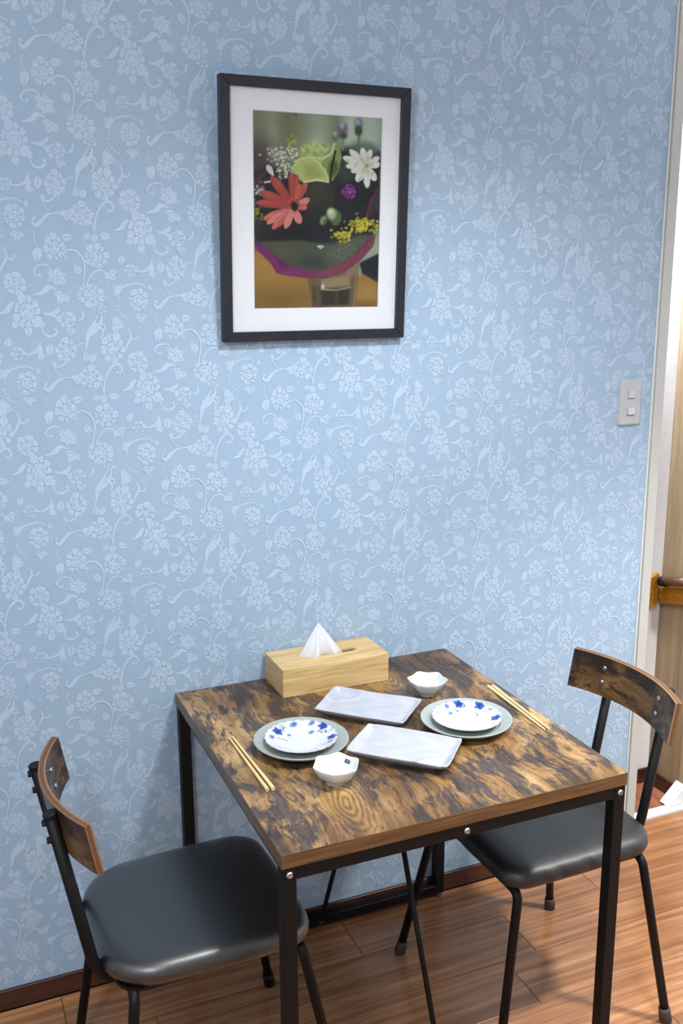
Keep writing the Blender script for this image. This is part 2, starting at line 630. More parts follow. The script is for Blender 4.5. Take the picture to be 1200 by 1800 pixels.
wall = obj('wall_back', bm_box(X0, WX, 0.0, 0.11, 0.0, ZC), M['wall'])
struct(wall, 'pale blue wallpapered wall with a white floral damask print')
struct(obj('wall_left', bm_box(X0 - 0.1, X0, Y0, 0.11, 0, ZC), M['white_wall']), 'white wall on the left')
struct(obj('wall_right', bm_box(X1, X1 + 0.1, Y0, 0.11, 0, ZC), M['white_wall']), 'white wall on the right')
struct(obj('wall_front', bm_box(X0, X1, Y0 - 0.1, Y0, 0, ZC), M['white_wall']), 'white wall behind the viewer')
struct(obj('wall_doorway', bm_box(1.56, X1, 0.0, 0.11, 0, ZC), M['white_wall']), 'white wall beyond the doorway')
struct(obj('ceiling', bm_box(X0, X1, Y0, 0.40, ZC, ZC + 0.08), M['ceiling']), 'white ceiling')

# wallpaper print: half-drop repeat of flowers, leaves and scrolls traced over one repeat
def build_print():
    c00, c10, c01, c11 = (-0.293, 1.437), (0.197, 1.418), (-0.325, 0.957), (0.187, 0.889)

    def W(x, y):
        u, v = x / 1200.0, y / 1200.0
        return tuple((c00[i] * (1 - u) + c10[i] * u) * (1 - v) + (c01[i] * (1 - u) + c11[i] * u) * v for i in (0, 1))
    polys, lines = [], []

    def poly(pts):
        polys.append([W(*q) for q in pts])

    def petal(cx, cy, a, r0, r1, wd, rx, ry, jag=0.0):
        """petal pointing out at angle a from radius r0..r1 (unit flower), half width wd"""
        ca, sa = math.cos(a), math.sin(a)
        prof = [(0.0, 0.35), (0.3, 0.85), (0.62, 1.0), (0.86, 0.82), (1.0, 0.42), (0.93, 0.0)]
        pts = []
        for s, seq in ((1, prof), (-1, prof[:-1][::-1])):
            for t, w in seq:
                r = r0 + (r1 - r0) * t * (1 + jag * (random.random() - 0.5))
                q = s * w * wd
                pts.append((cx + rx * (r * ca - q * sa), cy + ry * (r * sa + q * ca)))
        poly(pts)

    def stroke(pts, w):
        """thin gap line drawn in the ground colour on top of a motif"""
        P = smooth_path([(x, y, 0) for x, y in pts], 3)
        n = len(P)
        for i in range(n - 1):
            d = (P[i + 1] - P[i]).normalized()
            w0 = w * math.sin(math.pi * (0.12 + 0.76 * i / (n - 1)))
            w1 = w * math.sin(math.pi * (0.12 + 0.76 * (i + 1) / (n - 1)))
            lines.append([W(*q) for q in ((P[i].x - d.y * w0, P[i].y + d.x * w0), (P[i + 1].x - d.y * w1, P[i + 1].y + d.x * w1),
                                          (P[i + 1].x + d.y * w1, P[i + 1].y - d.x * w1), (P[i].x + d.y * w0, P[i].y - d.x * w0))])

    def flower(cx, cy, rx, ry, n=8):
        a0 = random.random() * 6.28
        ang = sorted(a0 + (k + random.uniform(-0.22, 0.22)) * 6.283 / n for k in range(n))
        rad = [random.uniform(0.90, 1.14) for _ in range(n)]
        pts = []
        for k in range(n):
            a, a2 = ang[k], ang[(k + 1) % n] + (6.283 if k == n - 1 else 0)
            h = (a2 - a)
            for t, q in ((0.02, 0.80), (0.10, 0.93), (0.28, 1.0), (0.42, 1.02), (0.5, 0.965), (0.6, 1.02), (0.75, 1.0), (0.90, 0.93), (0.98, 0.80)):
                aa = a + h * t
                r = rad[k] * q * random.uniform(0.985, 1.015)
                pts.append((cx + rx * r * math.cos(aa), cy + ry * r * math.sin(aa)))
        poly(pts)
        P = lambda r, a: (cx + rx * r * math.cos(a), cy + ry * r * math.sin(a))
        for k in range(n):                       # petal divisions
            a = ang[k]
            stroke([P(0.84, a), P(0.66, a + random.uniform(-0.1, 0.1)), P(0.52, a + random.uniform(-0.15, 0.15))], 2.4)
        for k in range(n - 2):                   # inner whorl of petals
            a = a0 + 0.5 + k * 6.283 / (n - 2)
            w = 2.6 / (n - 2)
            r = random.uniform(0.50, 0.60)
            stroke([P(r - 0.12, a - w), P(r, a - w * 0.4), P(r + 0.02, a + w * 0.4), P(r - 0.12, a + w)], 2.2)
        for k in range(3):
            a = a0 + k * 2.1
            stroke([P(0.26, a), P(0.30, a + 0.8), P(0.2, a + 1.5)], 2.0)
        if rx > 45:
            for k in range(n):
                a = ang[k] + random.uniform(0.3, 0.5)
                stroke([P(0.95, a), P(0.78, a + 0.05)], 1.5)

    def leaf(cx, cy, ln, ang, wd=0.34, serr=0.13):
        """two serrated halves with a midrib gap; base at cx,cy"""
        a = math.radians(ang)
        ca, sa = math.cos(a), math.sin(a)
        for s in (1, -1):
            pts = []
            prof = [(0, 0.03), (0.12, 0.45), (0.24, 0.85), (0.30, 0.72), (0.46, 1.0), (0.53, 0.78), (0.70, 0.72), (0.77, 0.5), (1.0, 0.0)]
            for t, w in prof:
                pts.append((t, s * max(0.02, w * wd)))
            for t in (0.9, 0.5, 0.1):
                pts.append((t, s * 0.022))
            poly([(cx + ln * (t * ca - w * sa), cy + ln * (t * sa + w * ca)) for t, w in pts])

    def tri(cx, cy, size, ang):
        for d, l in ((0, 1.0), (58, 0.85), (-58, 0.85)):
            leaf(cx, cy, size * l, ang + d, 0.34)

    def scroll(pts, w0=5.0, w1=2.5, wm=None, curl=0):
        P = smooth_path([(x, y, 0) for x, y in pts], 5)
        n = len(P)
        Lp, Rp = [], []
        for i, q in enumerate(P):
            d = (P[min(i + 1, n - 1)] - P[max(i - 1, 0)]).normalized()
            t = i / (n - 1)
            w = w0 * (1 - t) + w1 * t
            if wm:
                w += wm * math.sin(math.pi * t) ** 2
            Lp.append((q.x - d.y * w, q.y + d.x * w)); Rp.append((q.x + d.y * w, q.y - d.x * w))
        for i in range(n - 1):
            poly([Lp[i], Lp[i + 1], Rp[i + 1], Rp[i]])
        if curl:
            q = P[-1]
            poly([(q.x + curl * math.cos(t * 6.283 / 8), q.y + curl * math.sin(t * 6.283 / 8)) for t in range(8)])

    random.seed(21)
    for a in ((455, 92, 66, 80, 9), (240, 235, 60, 60, 9), (165, 38, 56, 56, 8), (210, 420, 68, 58, 9), (445, 430, 52, 52, 8),
              (635, 265, 50, 58, 8), (862, 250, 58, 68, 9), (985, 315, 54, 48, 7), (622, 555, 48, 60, 8), (100, 550, 42, 40, 7),
              (408, 290, 31, 31, 6), (255, 482, 32, 28, 6)):
        flower(*a)
    for a in ((455, 160, 48, 80), (410, 140, 40, 130), (505, 135, 42, 45)):
        leaf(*a, 0.42)
    for a in ((52, 345, 58, 215), (52, 345, 58, 35), (85, 425, 60, 120), (318, 560, 60, 0), (300, 305, 52, 55), (455, 500, 46, 90),
              (660, 165, 38, 95), (865, 130, 50, -5), (355, 395, 44, 215)):
        tri(*a)
    for a in ((232, 125, 52, 95), (255, 130, 58, 10), (215, 135, 44, 160), (350, 260, 50, -60), (560, 240, 62, 100), (535, 300, 40, 170),
              (505, 385, 36, 250), (725, 320, 50, -80), (745, 320, 50, -50), (165, 325, 58, 235), (545, 560, 70, 95), (560, 560, 50, 120),
              (655, 510, 58, -15), (575, 320, 34, 90), (112, 20, 62, 110), (100, 30, 40, 150)):
        leaf(*a)
    scroll([(172, 390), (183, 310), (178, 255), (142, 215), (104, 212), (84, 232), (94, 248)], 3.5, 3, 2, 8)
    scroll([(232, 120), (237, 50), (262, -5), (297, -30), (322, -8), (312, 18), (298, 14)], 4, 3, 3, 8)
    scroll([(232, 120), (215, 70), (185, 45)], 4, 3)
    scroll([(190, 375), (222, 315), (262, 298), (292, 318)], 3, 3, 2, 7)
    scroll([(345, 440), (350, 395), (380, 365), (440, 350), (475, 362)], 2.5, 3, 2, 5)
    for q in ((340, 465), (346, 485), (356, 503), (372, 517), (390, 524)):
        poly([(q[0] + 6 * math.cos(t * 6.283 / 7), q[1] + 6 * math.sin(t * 6.283 / 7)) for t in range(7)])
    scroll([(660, 395), (605, 405), (572, 432), (545, 462), (526, 450), (532, 432)], 3, 3, 7, 8)
    scroll([(520, 165), (535, 195), (565, 203), (592, 185), (586, 170)], 3, 4, 3, 8)
    scroll([(795, 95), (765, 145), (742, 190), (735, 230), (722, 285)], 3, 2.5, 9)
    scroll([(752, 165), (785, 140), (818, 140), (826, 162)], 4, 3, 3, 7)
    scroll([(425, 295), (470, 290), (500, 268), (512, 232)], 3, 4, 3)
    scroll([(500, 312), (512, 280), (510, 238)], 4, 3, 8)
    scroll([(940, 160), (952, 195), (930, 240), (925, 262)], 3.5, 3, 3)
    scroll([(945, 200), (972, 208), (988, 192)], 3, 3, 2, 6)
    scroll([(325, 105), (358, 92), (380, 62), (392, 48)], 4, 5, 8)
    scroll([(530, 95), (566, 100), (598, 84), (604, 66)], 3, 5, 6)
    scroll([(566, 98), (590, 112), (598, 120)], 4, 3, 3)
    scroll([(685, 240), (722, 230)], 2.5, 2.5)
    scroll([(575, 330), (580, 365), (605, 392)], 3, 3)
    scroll([(150, 552), (172, 535), (176, 512)], 3, 4, 3, 7)
    scroll([(264, 500), (262, 540), (238, 585), (205, 618), (190, 655)], 2.5, 4, 9)
    scroll([(225, 595), (258, 578), (272, 598), (262, 622)], 3, 3, 3, 6)
    scroll([(535, 490), (530, 530), (548, 556)], 2.5, 2.5)
    scroll([(612, 670), (590, 640), (550, 642), (526, 668), (538, 692), (552, 684)], 3, 3, 2, 8)
    scroll([(520, 782), (565, 765), (592, 738), (628, 745)], 3, 4, 9)
    scroll([(640, 320), (600, 348), (578, 344)], 3, 3, 2)
    # repeat over the wall
    out = []
    for plist, y0, dy, mod in ((polys, -0.0003, 0.000012, 61), (lines, -0.0013, 0.000012, 5)):
      vs, fs = [], []
      out.append((vs, fs))
      for i in range(-8, 9):
          for j in range(-9, 10):
              ox, oz = 0.233 * i, -0.161 * i - 0.322 * j
              if ox < -0.95 or ox > 1.7 or oz > 1.5 or oz < -1.7:
                  continue
              for pi, P in enumerate(plist):
                  xs = [q[0] + ox for q in P]; zs = [q[1] + oz for q in P]
                  if min(xs) < -0.95 or min(xs) > WX - 0.004 or max(zs) > ZC - 0.005 or min(zs) < 0.056:
                      continue
                  k = len(vs)
                  ar = sum(xs[q] * zs[(q + 1) % len(P)] - xs[(q + 1) % len(P)] * zs[q] for q in range(len(P)))
                  if ar < 0:
                      xs, zs = xs[::-1], zs[::-1]
                  yy = y0 - dy * (pi % mod)
                  vs.extend((min(x, WX - 0.003), yy, z) for x, z in zip(xs, zs))
                  fs.append(tuple(range(k, k + len(P))))
    return out


pr_m, pr_l = build_print()
pr = obj('wallpaper_print', pr_m, M['print'], wall)
prl = obj('wallpaper_lines', pr_l, M['wall'], wall)
prl['kind'] = 'stuff'
prl['label'] = 'fine ground-coloured lines inside the printed flowers'
pr['kind'] = 'stuff'
pr['label'] = 'pale floral scroll pattern printed on the wallpaper'

# floor: slab and separate boards
floor = obj('floor', bm_box(X0, X1, Y0, 0.11, -0.06, -0.010), M['seam'])
struct(floor, 'glossy brown wooden board floor')
plank_cache = {}


def plank(x0, x1, y0, y1, parent, mat, name='plank'):
    key = (round(x1 - x0, 3), round(y1 - y0, 3), mat.name)
    if key not in plank_cache:
        w, d = (x1 - x0) / 2 - 0.0006, (y1 - y0) / 2 - 0.0006
        b = bmesh.new()
        e = 0.0012
        ring = lambda ins, z: [b.verts.new(p) for p in ((-w + ins, -d + ins, z), (w - ins, -d + ins, z), (w - ins, d - ins, z), (-w + ins, d - ins, z))]
        r0, r1, r2 = ring(0, -0.0099), ring(0, -0.0008), ring(e, 0.0)
        for A, B in ((r0, r1), (r1, r2)):
            for k in range(4):
                b.faces.new((A[k], A[(k + 1) % 4], B[(k + 1) % 4], B[k]))
        b.faces.new(r2)
        b.faces.new(r0[::-1])
        me = bpy.data.meshes.new(name)
        bmesh.ops.recalc_face_normals(b, faces=b.faces)
        b.to_mesh(me); b.free()
        me.materials.append(mat)
        plank_cache[key] = me
    o = bpy.data.objects.new(name, plank_cache[key])
    C.objects.link(o)
    o.parent = parent
    o.location = ((x0 + x1) / 2, (y0 + y1) / 2, 0)
    return o


PITCH = 0.1538
row = 0
yt = 0.106
ys = [0.058, -0.010]
while ys[-1] > Y0 + 0.02:
    ys.append(max(ys[-1] - PITCH, Y0 + 0.001))
joint = {1: 0.317, 2: 0.715, 3: 0.623, 0: 0.95}
for k in range(len(ys) - 1):
    ya, yb = ys[k + 1], ys[k]
    xa = X0 + 0.001 if k > 0 else 1.265
    xb = X1 - 0.001 if k > 0 else 1.555
    ln = 0.70 if k == 1 else 0.91
    j = joint.get(k, random.uniform(0, 0.9))
    cuts = [xa]
    x = j - 5 * ln
    while x < xb - 0.03:
        if x > xa + 0.03:
            cuts.append(x)
        x += ln
    cuts.append(xb)
    for a, b in zip(cuts[:-1], cuts[1:]):
        plank(a, b, ya, yb, floor, M['floor'])

# baseboard of the blue wall
bb = obj('baseboard_back', bm_box(X0, WX - 0.002, -0.008, 0.0, 0.0, 0.050, 0.0012, 1), M['base'])
struct(bb, 'dark brown wooden baseboard under the blue wall')
# door casing and thin bead
tr1 = obj('trim_1', bm_box(WX + 0.0045, 1.262, -0.010, 0.115, 0.0, ZC, 0.0015, 2), M['trim'])
struct(tr1, 'cream painted door casing at the end of the blue wall')
tr2 = obj('trim_2', bm_box(WX, WX + 0.0038, -0.004, 0.05, 0.0, ZC, 0.0006, 1), M['sill'])
struct(tr2, 'thin white corner bead beside the door casing')
sill = obj('trim_3', bm_box(1.2625, 1.558, 0.060, 0.098, -0.01, 0.006, 0.002, 2), M['sill'])
struct(sill, 'white painted threshold strip in the doorway')

# hallway beyond
hf = obj('floor_hall', bm_box(0.80, 1.60, 0.112, 0.40, -0.06, -0.010), M['seam'])
struct(hf, 'reddish brown board floor of the hallway')
xx = 0.80
while xx < 1.60:
    plank(xx, min(xx + 0.105, 1.60), 0.099, 0.40, hf, M['hall_floor'])
    xx += 0.105
wh = obj('wall_hall', bm_box(0.80, 1.62, 0.255, 0.35, 0, ZC), M['white_wall'])
struct(wh, 'white textured hallway wall seen through the doorway')
whl = obj('wall_hall_end', bm_box(0.72, 0.80, 0.11, 0.35, 0, ZC), M['white_wall'])
struct(whl, 'white end wall of the hallway')
wp = obj('wall_panel', bm_box(1.537, 1.62, 0.112, 0.2545, 0, ZC), M['panel'])
struct(wp, 'light oak panelled hallway wall')
obj_b = obj('baseboard_hall', bm_box(0.81, 1.5275, 0.2465, 0.2545, 0, 0.050, 0.002, 2), M['base'])
struct(obj_b, 'dark baseboard under the white hallway wall')
obj_b2 = obj('baseboard_panel', bm_box(1.528, 1.5365, 0.113, 0.2545, 0, 0.050, 0.002, 2), M['base_y'])
struct(obj_b2, 'dark baseboard under the oak panelled wall')

# ------------------------------------------------------------------ handrail in the hallway
hr = thing('handrail', 'ochre wooden handrail with brown round bar in the hallway', 'handrail', (1.46, 0.2545, 0.60))


def prism(poly, ax, d0, d1):
    """extrude a 2D polygon along axis 'x','y' or 'z' between d0 and d1"""
    b = bmesh.new()
    def P(q, d):
        return {'x': (d, q[0], q[1]), 'y': (q[0], d, q[1]), 'z': (q[0], q[1], d)}[ax]
    A = [b.verts.new(P(q, d0)) for q in poly]
    B = [b.verts.new(P(q, d1)) for q in poly]
    b.faces.new(A[::-1]); b.faces.new(B)
    n = len(poly)
    for k in range(n):
        b.faces.new((A[k], A[(k + 1) % n], B[(k + 1) % n], B[k]))
    return b


bm = prism([(-0.25, -0.085), (0.054, 0.020), (0.054, 0.122), (-0.25, 0.016)], 'y', -0.016, -0.001)
bmesh.ops.bevel(bm, geom=list(bm.edges), offset=0.002, segments=1, affect='EDGES')
obj('backing_board', bm, M['ochre'], hr)
bm = prism([(-0.145, 0.052), (-0.006, 0.020), (-0.006, 0.072), (-0.145, 0.106)], 'x', 0.060, 0.0765)
bmesh.ops.bevel(bm, geom=list(bm.edges), offset=0.002, segments=1, affect='EDGES')
obj('backing_board', bm, M['ochre'], hr)
obj('rail_bar', tube([(0.046, -0.046, 0.104), (0.046, -0.150, 0.128)], 0.0155, 16), M['brown_rail'], hr, smooth=True)
obj('rail_end_cap', tube([(0.046, -0.030, 0.0985), (0.046, -0.032, 0.099), (0.046, -0.058, 0.105)], [0.012, 0.0165, 0.0165], 16), M['plastic'], hr, smooth=True)
for py, pz in ((-0.02, 0.034), (-0.045, 0.045)):
    obj('screw', cyl((0.0585, py, pz), (0.061, py, pz), 0.0035, 10), M['steel'], hr)

# white slanted block of unknown use, on the threshold by the oak panel
bm = prism([(1.4725, 0.0065), (1.520, 0.0065), (1.5358, 0.0230), (1.5358, 0.0685)], 'y', 0.080, 0.122)
bmesh.ops.bevel(bm, geom=list(bm.edges), offset=0.002, segments=2, affect='EDGES')
me = bm
lb = obj('slanted_block', me, M['sill'])
tag(lb, 'white slanted block on the doorway threshold against the oak wall', 'door wedge')

# lamps of the room and the added fill (out of the frame)
def ceiling_lamp(pos, r, label):
    t = thing('ceiling_lamp', label, 'lamp', (pos[0], pos[1], ZC), group=None)
    obj('lamp_base', lathe([(0, 0), (r * 0.9, 0), (r, -0.02), (r, -0.05), (r * 0.95, -0.055), (0, -0.055)], 40), M['lampwhite'], t, smooth=False)
    obj('diffuser', lathe([(r * 0.95, -0.056), (r * 0.93, -0.075), (r * 0.8, -0.090), (r * 0.5, -0.099), (0, -0.102)], 40), M['glow'], t, smooth=True)


ceiling_lamp(LAMP_POS, 0.11, 'round white ceiling lamp above the dining table')
ceiling_lamp(LAMP2_POS, 0.11, 'round white ceiling lamp on the right side of the room')
ceiling_lamp(FILL_POS, 0.22, 'added round white fill lamp on the ceiling at the left, out of view')  # invented housing for the added fill light
hl = thing('wall_lamp', 'small globe lamp on the hallway wall', 'lamp', (HALL_LAMP[0], 0.2545, HALL_LAMP[2] + 0.12))
obj('lamp_arm', tube([(0, -0.001, 0), (0, -0.010, 0), (0, -0.0105, 0), (0, -0.040, 0)], [0.030, 0.030, 0.010, 0.010], 18), M['lampwhite'], hl)
obj('lamp_globe', lathe([(0, -0.032), (0.016, -0.028), (0.028, -0.016), (0.032, 0.0), (0.028, 0.016), (0.016, 0.028), (0, 0.032)], 24), M['glow'], hl, (0, -0.072, 0), smooth=True)

# ------------------------------------------------------------------ light switch
sw = thing('light_switch', 'white two-button light switch plate beside the door casing', 'light switch', (1.1552, 0.0, 1.2977))


def rounded_rect(w, h, r, n=6):
    pts = []
    for cx, cy, a0 in ((w - r, h - r, 0), (-w + r, h - r, 90), (-w + r, -h + r, 180), (w - r, -h + r, 270)):
        for k in range(n + 1):
            a = math.radians(a0 + 90 * k / n)
            pts.append((cx + r * math.cos(a), cy + r * math.sin(a)))
    return pts


def plate_mesh(w, h, r, d, ed):
    """rounded plate in x,z with dome edge; back at y=0, front at y=-d"""
    rows = []
    for ins, y in ((0, 0), (0, -d * 0.45), (ed * 0.35, -d * 0.85), (ed, -d)):
        rr = max(r - ins * 0.5, 0.0008)
        rows.append([(x, y, z) for x, z in rounded_rect(w - ins, h - ins, rr)])
    n = len(rows[0])
    vs = [p for rw in rows for p in rw]
    fs = []
    for i in range(len(rows) - 1):
        for k in range(n):
            a = i * n + k; b2 = i * n + (k + 1) % n
            fs.append((a, b2, b2 + n, a + n))
    fs.append(tuple(range((len(rows) - 1) * n, len(rows) * n)))
    fs.append(tuple(range(n))[::-1])
    return vs, fs


o = obj('cover_plate', plate_mesh(0.035, 0.060, 0.005, 0.0075, 0.005), M['switch'], sw)
recalc(o.data)
for zc, tilt in ((0.0215, 8), (-0.0225, -7)):
    fr = obj('button_frame', bm_box(-0.0125, 0.0125, -0.0079, -0.0070, zc - 0.0115, zc + 0.0115, 0.0003, 1), M['switch'], sw)
    bt = obj('button', bm_box(-0.0105, 0.0105, -0.0040, 0.0, -0.0098, 0.0098, 0.0008, 2), M['button'], sw,
             loc=(0.001, -0.0078, zc), rot=(math.radians(tilt), 0, 0))
    if zc > 0:
        box('index_mark', (-0.006, -0.0046, -0.0044, -0.0038, -0.0085, 0.0085), M['switch'], bt)
        obj('gap', bm_box(-0.0108, 0.0108, -0.0083, -0.0078, zc - 0.0118, zc - 0.0106), M['ink_and_shade'], sw)  # black strip standing in for the shade below the tilted button
    else:
        obj('gap', bm_box(-0.0108, 0.0108, -0.0083, -0.0078, zc - 0.0114, zc - 0.0104), M['ink_and_shade'], sw)  # same painted shade strip under the lower button

# ------------------------------------------------------------------ framed picture
FW, FH, FD, RW = 0.4279, 0.531, 0.021, 0.0205
pic = thing('picture_frame', 'black framed photograph of a flower bouquet hanging on the blue wall', 'picture',
            (0.0537 + FW / 2, -0.001, 1.4841), (math.radians(2.8), 0, 0))
hw = FW / 2


def rail(p):
    b = prism(p, 'y', -FD, 0.0)
    bmesh.ops.bevel(b, geom=list(b.edges), offset=0.0008, segments=1, affect='EDGES')
    return b


g = 0.0001
obj('frame_rail', rail([(-hw, g), (-hw + RW, RW + g), (-hw + RW, FH - RW - g), (-hw, FH - g)]), M['frame'], pic)
obj('frame_rail', rail([(hw, g), (hw, FH - g), (hw - RW, FH - RW - g), (hw - RW, RW + g)]), M['frame'], pic)
obj('frame_rail', rail([(-hw + g, FH), (-hw + RW + g, FH - RW), (hw - RW - g, FH - RW), (hw - g, FH)]), M['frame'], pic)
obj('frame_rail', rail([(-hw + g, 0), (hw - g, 0), (hw - RW - g, RW), (-hw + RW + g, RW)]), M['frame'], pic)
obj('backing_board', bm_box(-hw + RW, hw - RW, -0.006, -0.002, RW, FH - RW), M['mat_bevel'], pic)
# mat with bevelled window
wx0, wx1, wz0, wz1 = -0.1425, 0.1520, 0.068, 0.4685
mo = [(-hw + RW, RW), (hw - RW, RW), (hw - RW, FH - RW), (-hw + RW, FH - RW)]
mi = [(wx0, wz0), (wx1, wz0), (wx1, wz1), (wx0, wz1)]
e = 0.0016
mj = [(wx0 + e, wz0 + e), (wx1 - e, wz0 + e), (wx1 - e, wz1 - e), (wx0 + e, wz1 - e)]
vs = [(x, -0.0105, z) for x, z in mo] + [(x, -0.0105, z) for x, z in mi] + [(x, -0.0088, z) for x, z in mj]
fs = [(k, (k + 1) % 4, 4 + (k + 1) % 4, 4 + k) for k in range(4)]
mt = obj('mat_board', (vs[:8], fs), M['mat_board'], pic)
obj('window_bevel', ([vs[k] for k in range(4, 12)], fs), M['mat_bevel'], mt)


# the bouquet photograph, painted per vertex on a fine grid
def paint_photo():
    NX, NY = 250, 340
    U, V = np.meshgrid(np.linspace(0, 1, NX), np.linspace(0, 1, NY))   # v down
    img = np.zeros((NY, NX, 3))
    # pixel frame of the print used for tracing: skewed quad
    def inv(x, y):
        v = (y - 290) / 1075.0
        for _ in range(4):
            xl, xr = 258 + 25 * v, 980 - 23 * v
            u = (x - xl) / (xr - xl)
            yt, yb = 265 + 50 * u, 1370 - 10 * u
            v = (y - yt) / (yb - yt)
        return u, v
    AS = 0.2945 / 0.4005
    PX, PY = U * 720, V * 1050            # working units

    def Q(x, y):
        u, v = inv(x, y)
        return u * 720, v * 1050

    def sm(d, s):
        return np.clip(0.5 - d / (2 * s), 0, 1)

    def blend(mask, col):
        img[:] = img * (1 - mask[..., None]) + np.asarray(col, float) * mask[..., None]

    def ell(x, y, rx, ry, col, ang=0, soft=3, op=1.0):
        cx, cy = Q(x, y)
        a = math.radians(ang)
        dx, dy = PX - cx, PY - cy
        p = (dx * math.cos(a) + dy * math.sin(a)) / rx
        q = (-dx * math.sin(a) + dy * math.cos(a)) / ry
        d = (np.sqrt(p * p + q * q) - 1) * min(rx, ry)
        blend(sm(d, soft) * op, col)

    def sdpoly(pts):
        P = [Q(*q) for q in pts]
        d = np.full(PX.shape, 1e9)
        inside = np.zeros(PX.shape, bool)
        n = len(P)
        for i in range(n):
            ax, ay = P[i]; bx, by = P[(i + 1) % n]
            ex, ey = bx - ax, by - ay
            wx, wy = PX - ax, PY - ay
            t = np.clip((wx * ex + wy * ey) / (ex * ex + ey * ey + 1e-9), 0, 1)
            d = np.minimum(d, (wx - ex * t) ** 2 + (wy - ey * t) ** 2)
            c = ((ay <= PY) & (by > PY)) | ((by <= PY) & (ay > PY))
            xi = ax + (PY - ay) / (by - ay + 1e-9) * ex
            inside ^= c & (PX < xi)
        d = np.sqrt(d)
        return np.where(inside, -d, d)

    def pol(pts, col, soft=3, op=1.0):
        m = sm(sdpoly(pts), soft) * op
        blend(m, col)
        return m

    def petal(x0, y0, x1, y1, w, col, col2=None, soft=2):
        """petal from base to tip with a lighter tip"""
        a, b = np.array((x0, y0)), np.array((x1, y1))
        d = b - a
        n = np.array((-d[1], d[0])) / np.linalg.norm(d)
        pts = [a + n * w * .25, a + d * .35 + n * w * .8, a + d * .7 + n * w, a + d * .92 + n * w * .6, b,
               a + d * .92 - n * w * .6, a + d * .7 - n * w, a + d * .35 - n * w * .8, a - n * w * .25]
        pol([tuple(q) for q in pts], col, soft)
        if col2:
            q = a + d * .72
            pts2 = [a + d * .45 + n * w * .1, a + d * .75 + n * w * .62, a + d * .95 + n * w * .2, a + d * .8 - n * w * .1]
            pol([tuple(q) for q in pts2], col2, 5, 0.7)

    def line(pts, w, col, soft=1.5, op=1.0):
        P = [Q(*q) for q in pts]
        d = np.full(PX.shape, 1e9)
        for (ax, ay), (bx, by) in zip(P[:-1], P[1:]):
            ex, ey = bx - ax, by - ay
            wx, wy = PX - ax, PY - ay
            t = np.clip((wx * ex + wy * ey) / (ex * ex + ey * ey + 1e-9), 0, 1)
            d = np.minimum(d, (wx - ex * t) ** 2 + (wy - ey * t) ** 2)
        blend(sm(np.sqrt(d) - w, soft) * op, col)

    # blurred background: grey-green with pale vertical bands
    img[:] = (128, 138, 112)
    k = np.clip(U * 1.0, 0, 1)[..., None]
    img[:] = img * (1 - k) + np.array((150, 166, 146)) * k
    for x0, w, c, op in ((370, 38, (172, 184, 168), 0.8), (455, 60, (112, 120, 92), 0.8), (610, 60, (170, 184, 166), 0.9), (720, 36, (124, 138, 112), 0.7),
                         (800, 45, (184, 204, 186), 0.9), (905, 70, (176, 200, 182), 0.9)):
        m = np.exp(-((PX - Q(x0, 400)[0]) / w) ** 2) * op * np.clip((0.42 - V) / 0.1, 0, 1)
        blend(m, c)
    ell(300, 500, 90, 95, (88, 82, 74), 0, 55, 0.9)
    ell(280, 560, 70, 70, (70, 58, 62), 0, 40, 0.8)
    ell(420, 330, 150, 60, (120, 124, 96), 0, 60, 0.5)
    # dark heart of the bouquet
    pol([(262, 610), (350, 560), (480, 600), (700, 500), (770, 470), (900, 460), (975, 500), (970, 860), (930, 960), (800, 1060), (560, 1140), (400, 1110), (280, 1000)],
        (30, 34, 40), 20)
    ell(620, 720, 75, 90, (72, 76, 48), 0, 40, 0.75)
    ell(640, 800, 60, 90, (38, 40, 44), 0, 30, 0.5)
    ell(860, 520, 80, 70, (70, 82, 80), 0, 35, 0.7)
    ell(890, 480, 70, 35, (112, 128, 118), 0, 20, 0.8)
    ell(770, 600, 45, 55, (62, 80, 74), 0, 18, 0.8)
    ell(330, 900, 60, 55, (50, 50, 34), 0, 30, 0.7)
    ell(440, 930, 110, 40, (24, 26, 34), 0, 30, 0.6)
    rf = np.random.default_rng(12)
    for i in range(90):
        x, y = rf.uniform(300, 950), rf.uniform(600, 950)
        a = rf.uniform(-1.2, 1.2) - 1.57
        l = rf.uniform(25, 70)
        c = [(40, 52, 46), (58, 70, 56), (24, 28, 34), (50, 56, 62), (70, 78, 60)][i % 5]
        line([(x, y), (x + l * math.cos(a) * 0.6, y + l * math.sin(a) * 0.6), (x + l * math.cos(a + .3), y + l * math.sin(a + .3))], rf.uniform(1.5, 6), c, 5, 0.6)
    ell(600, 880, 200, 60, (28, 31, 38), 0, 50, 0.6)
    # table, warm
    pol([(262, 1000), (300, 1020), (380, 1140), (420, 1170), (560, 1190), (860, 1180), (860, 1140), (960, 1215), (975, 1380), (262, 1385)], (148, 116, 60), 6)
    ell(340, 1120, 90, 70, (164, 128, 66), 30, 45, 0.8)
    ell(430, 1320, 150, 55, (112, 90, 50), 0, 50, 0.8)
    ell(900, 1280, 60, 50, (166, 132, 74), 0, 30, 0.8)
    ell(880, 1345, 100, 25, (120, 92, 56), 0, 20, 0.8)
    pol([(850, 1105), (965, 1050), (965, 1220), (870, 1165)], (34, 40, 44), 7)
    # glass jar
    pol([(560, 1180), (850, 1110), (846, 1190), (822, 1365), (585, 1365)], (104, 92, 66), 7)
    pol([(640, 1200), (800, 1170), (800, 1235), (640, 1250)], (150, 138, 104), 8, 0.8)
    pol([(760, 1140), (850, 1110), (845, 1170), (780, 1190)], (132, 122, 96), 7, 0.8)
    pol([(636, 1262), (800, 1250), (790, 1345), (640, 1350)], (52, 50, 42), 9)
    pol([(588, 1230), (632, 1240), (636, 1360), (598, 1360)], (84, 74, 58), 6, 0.8)
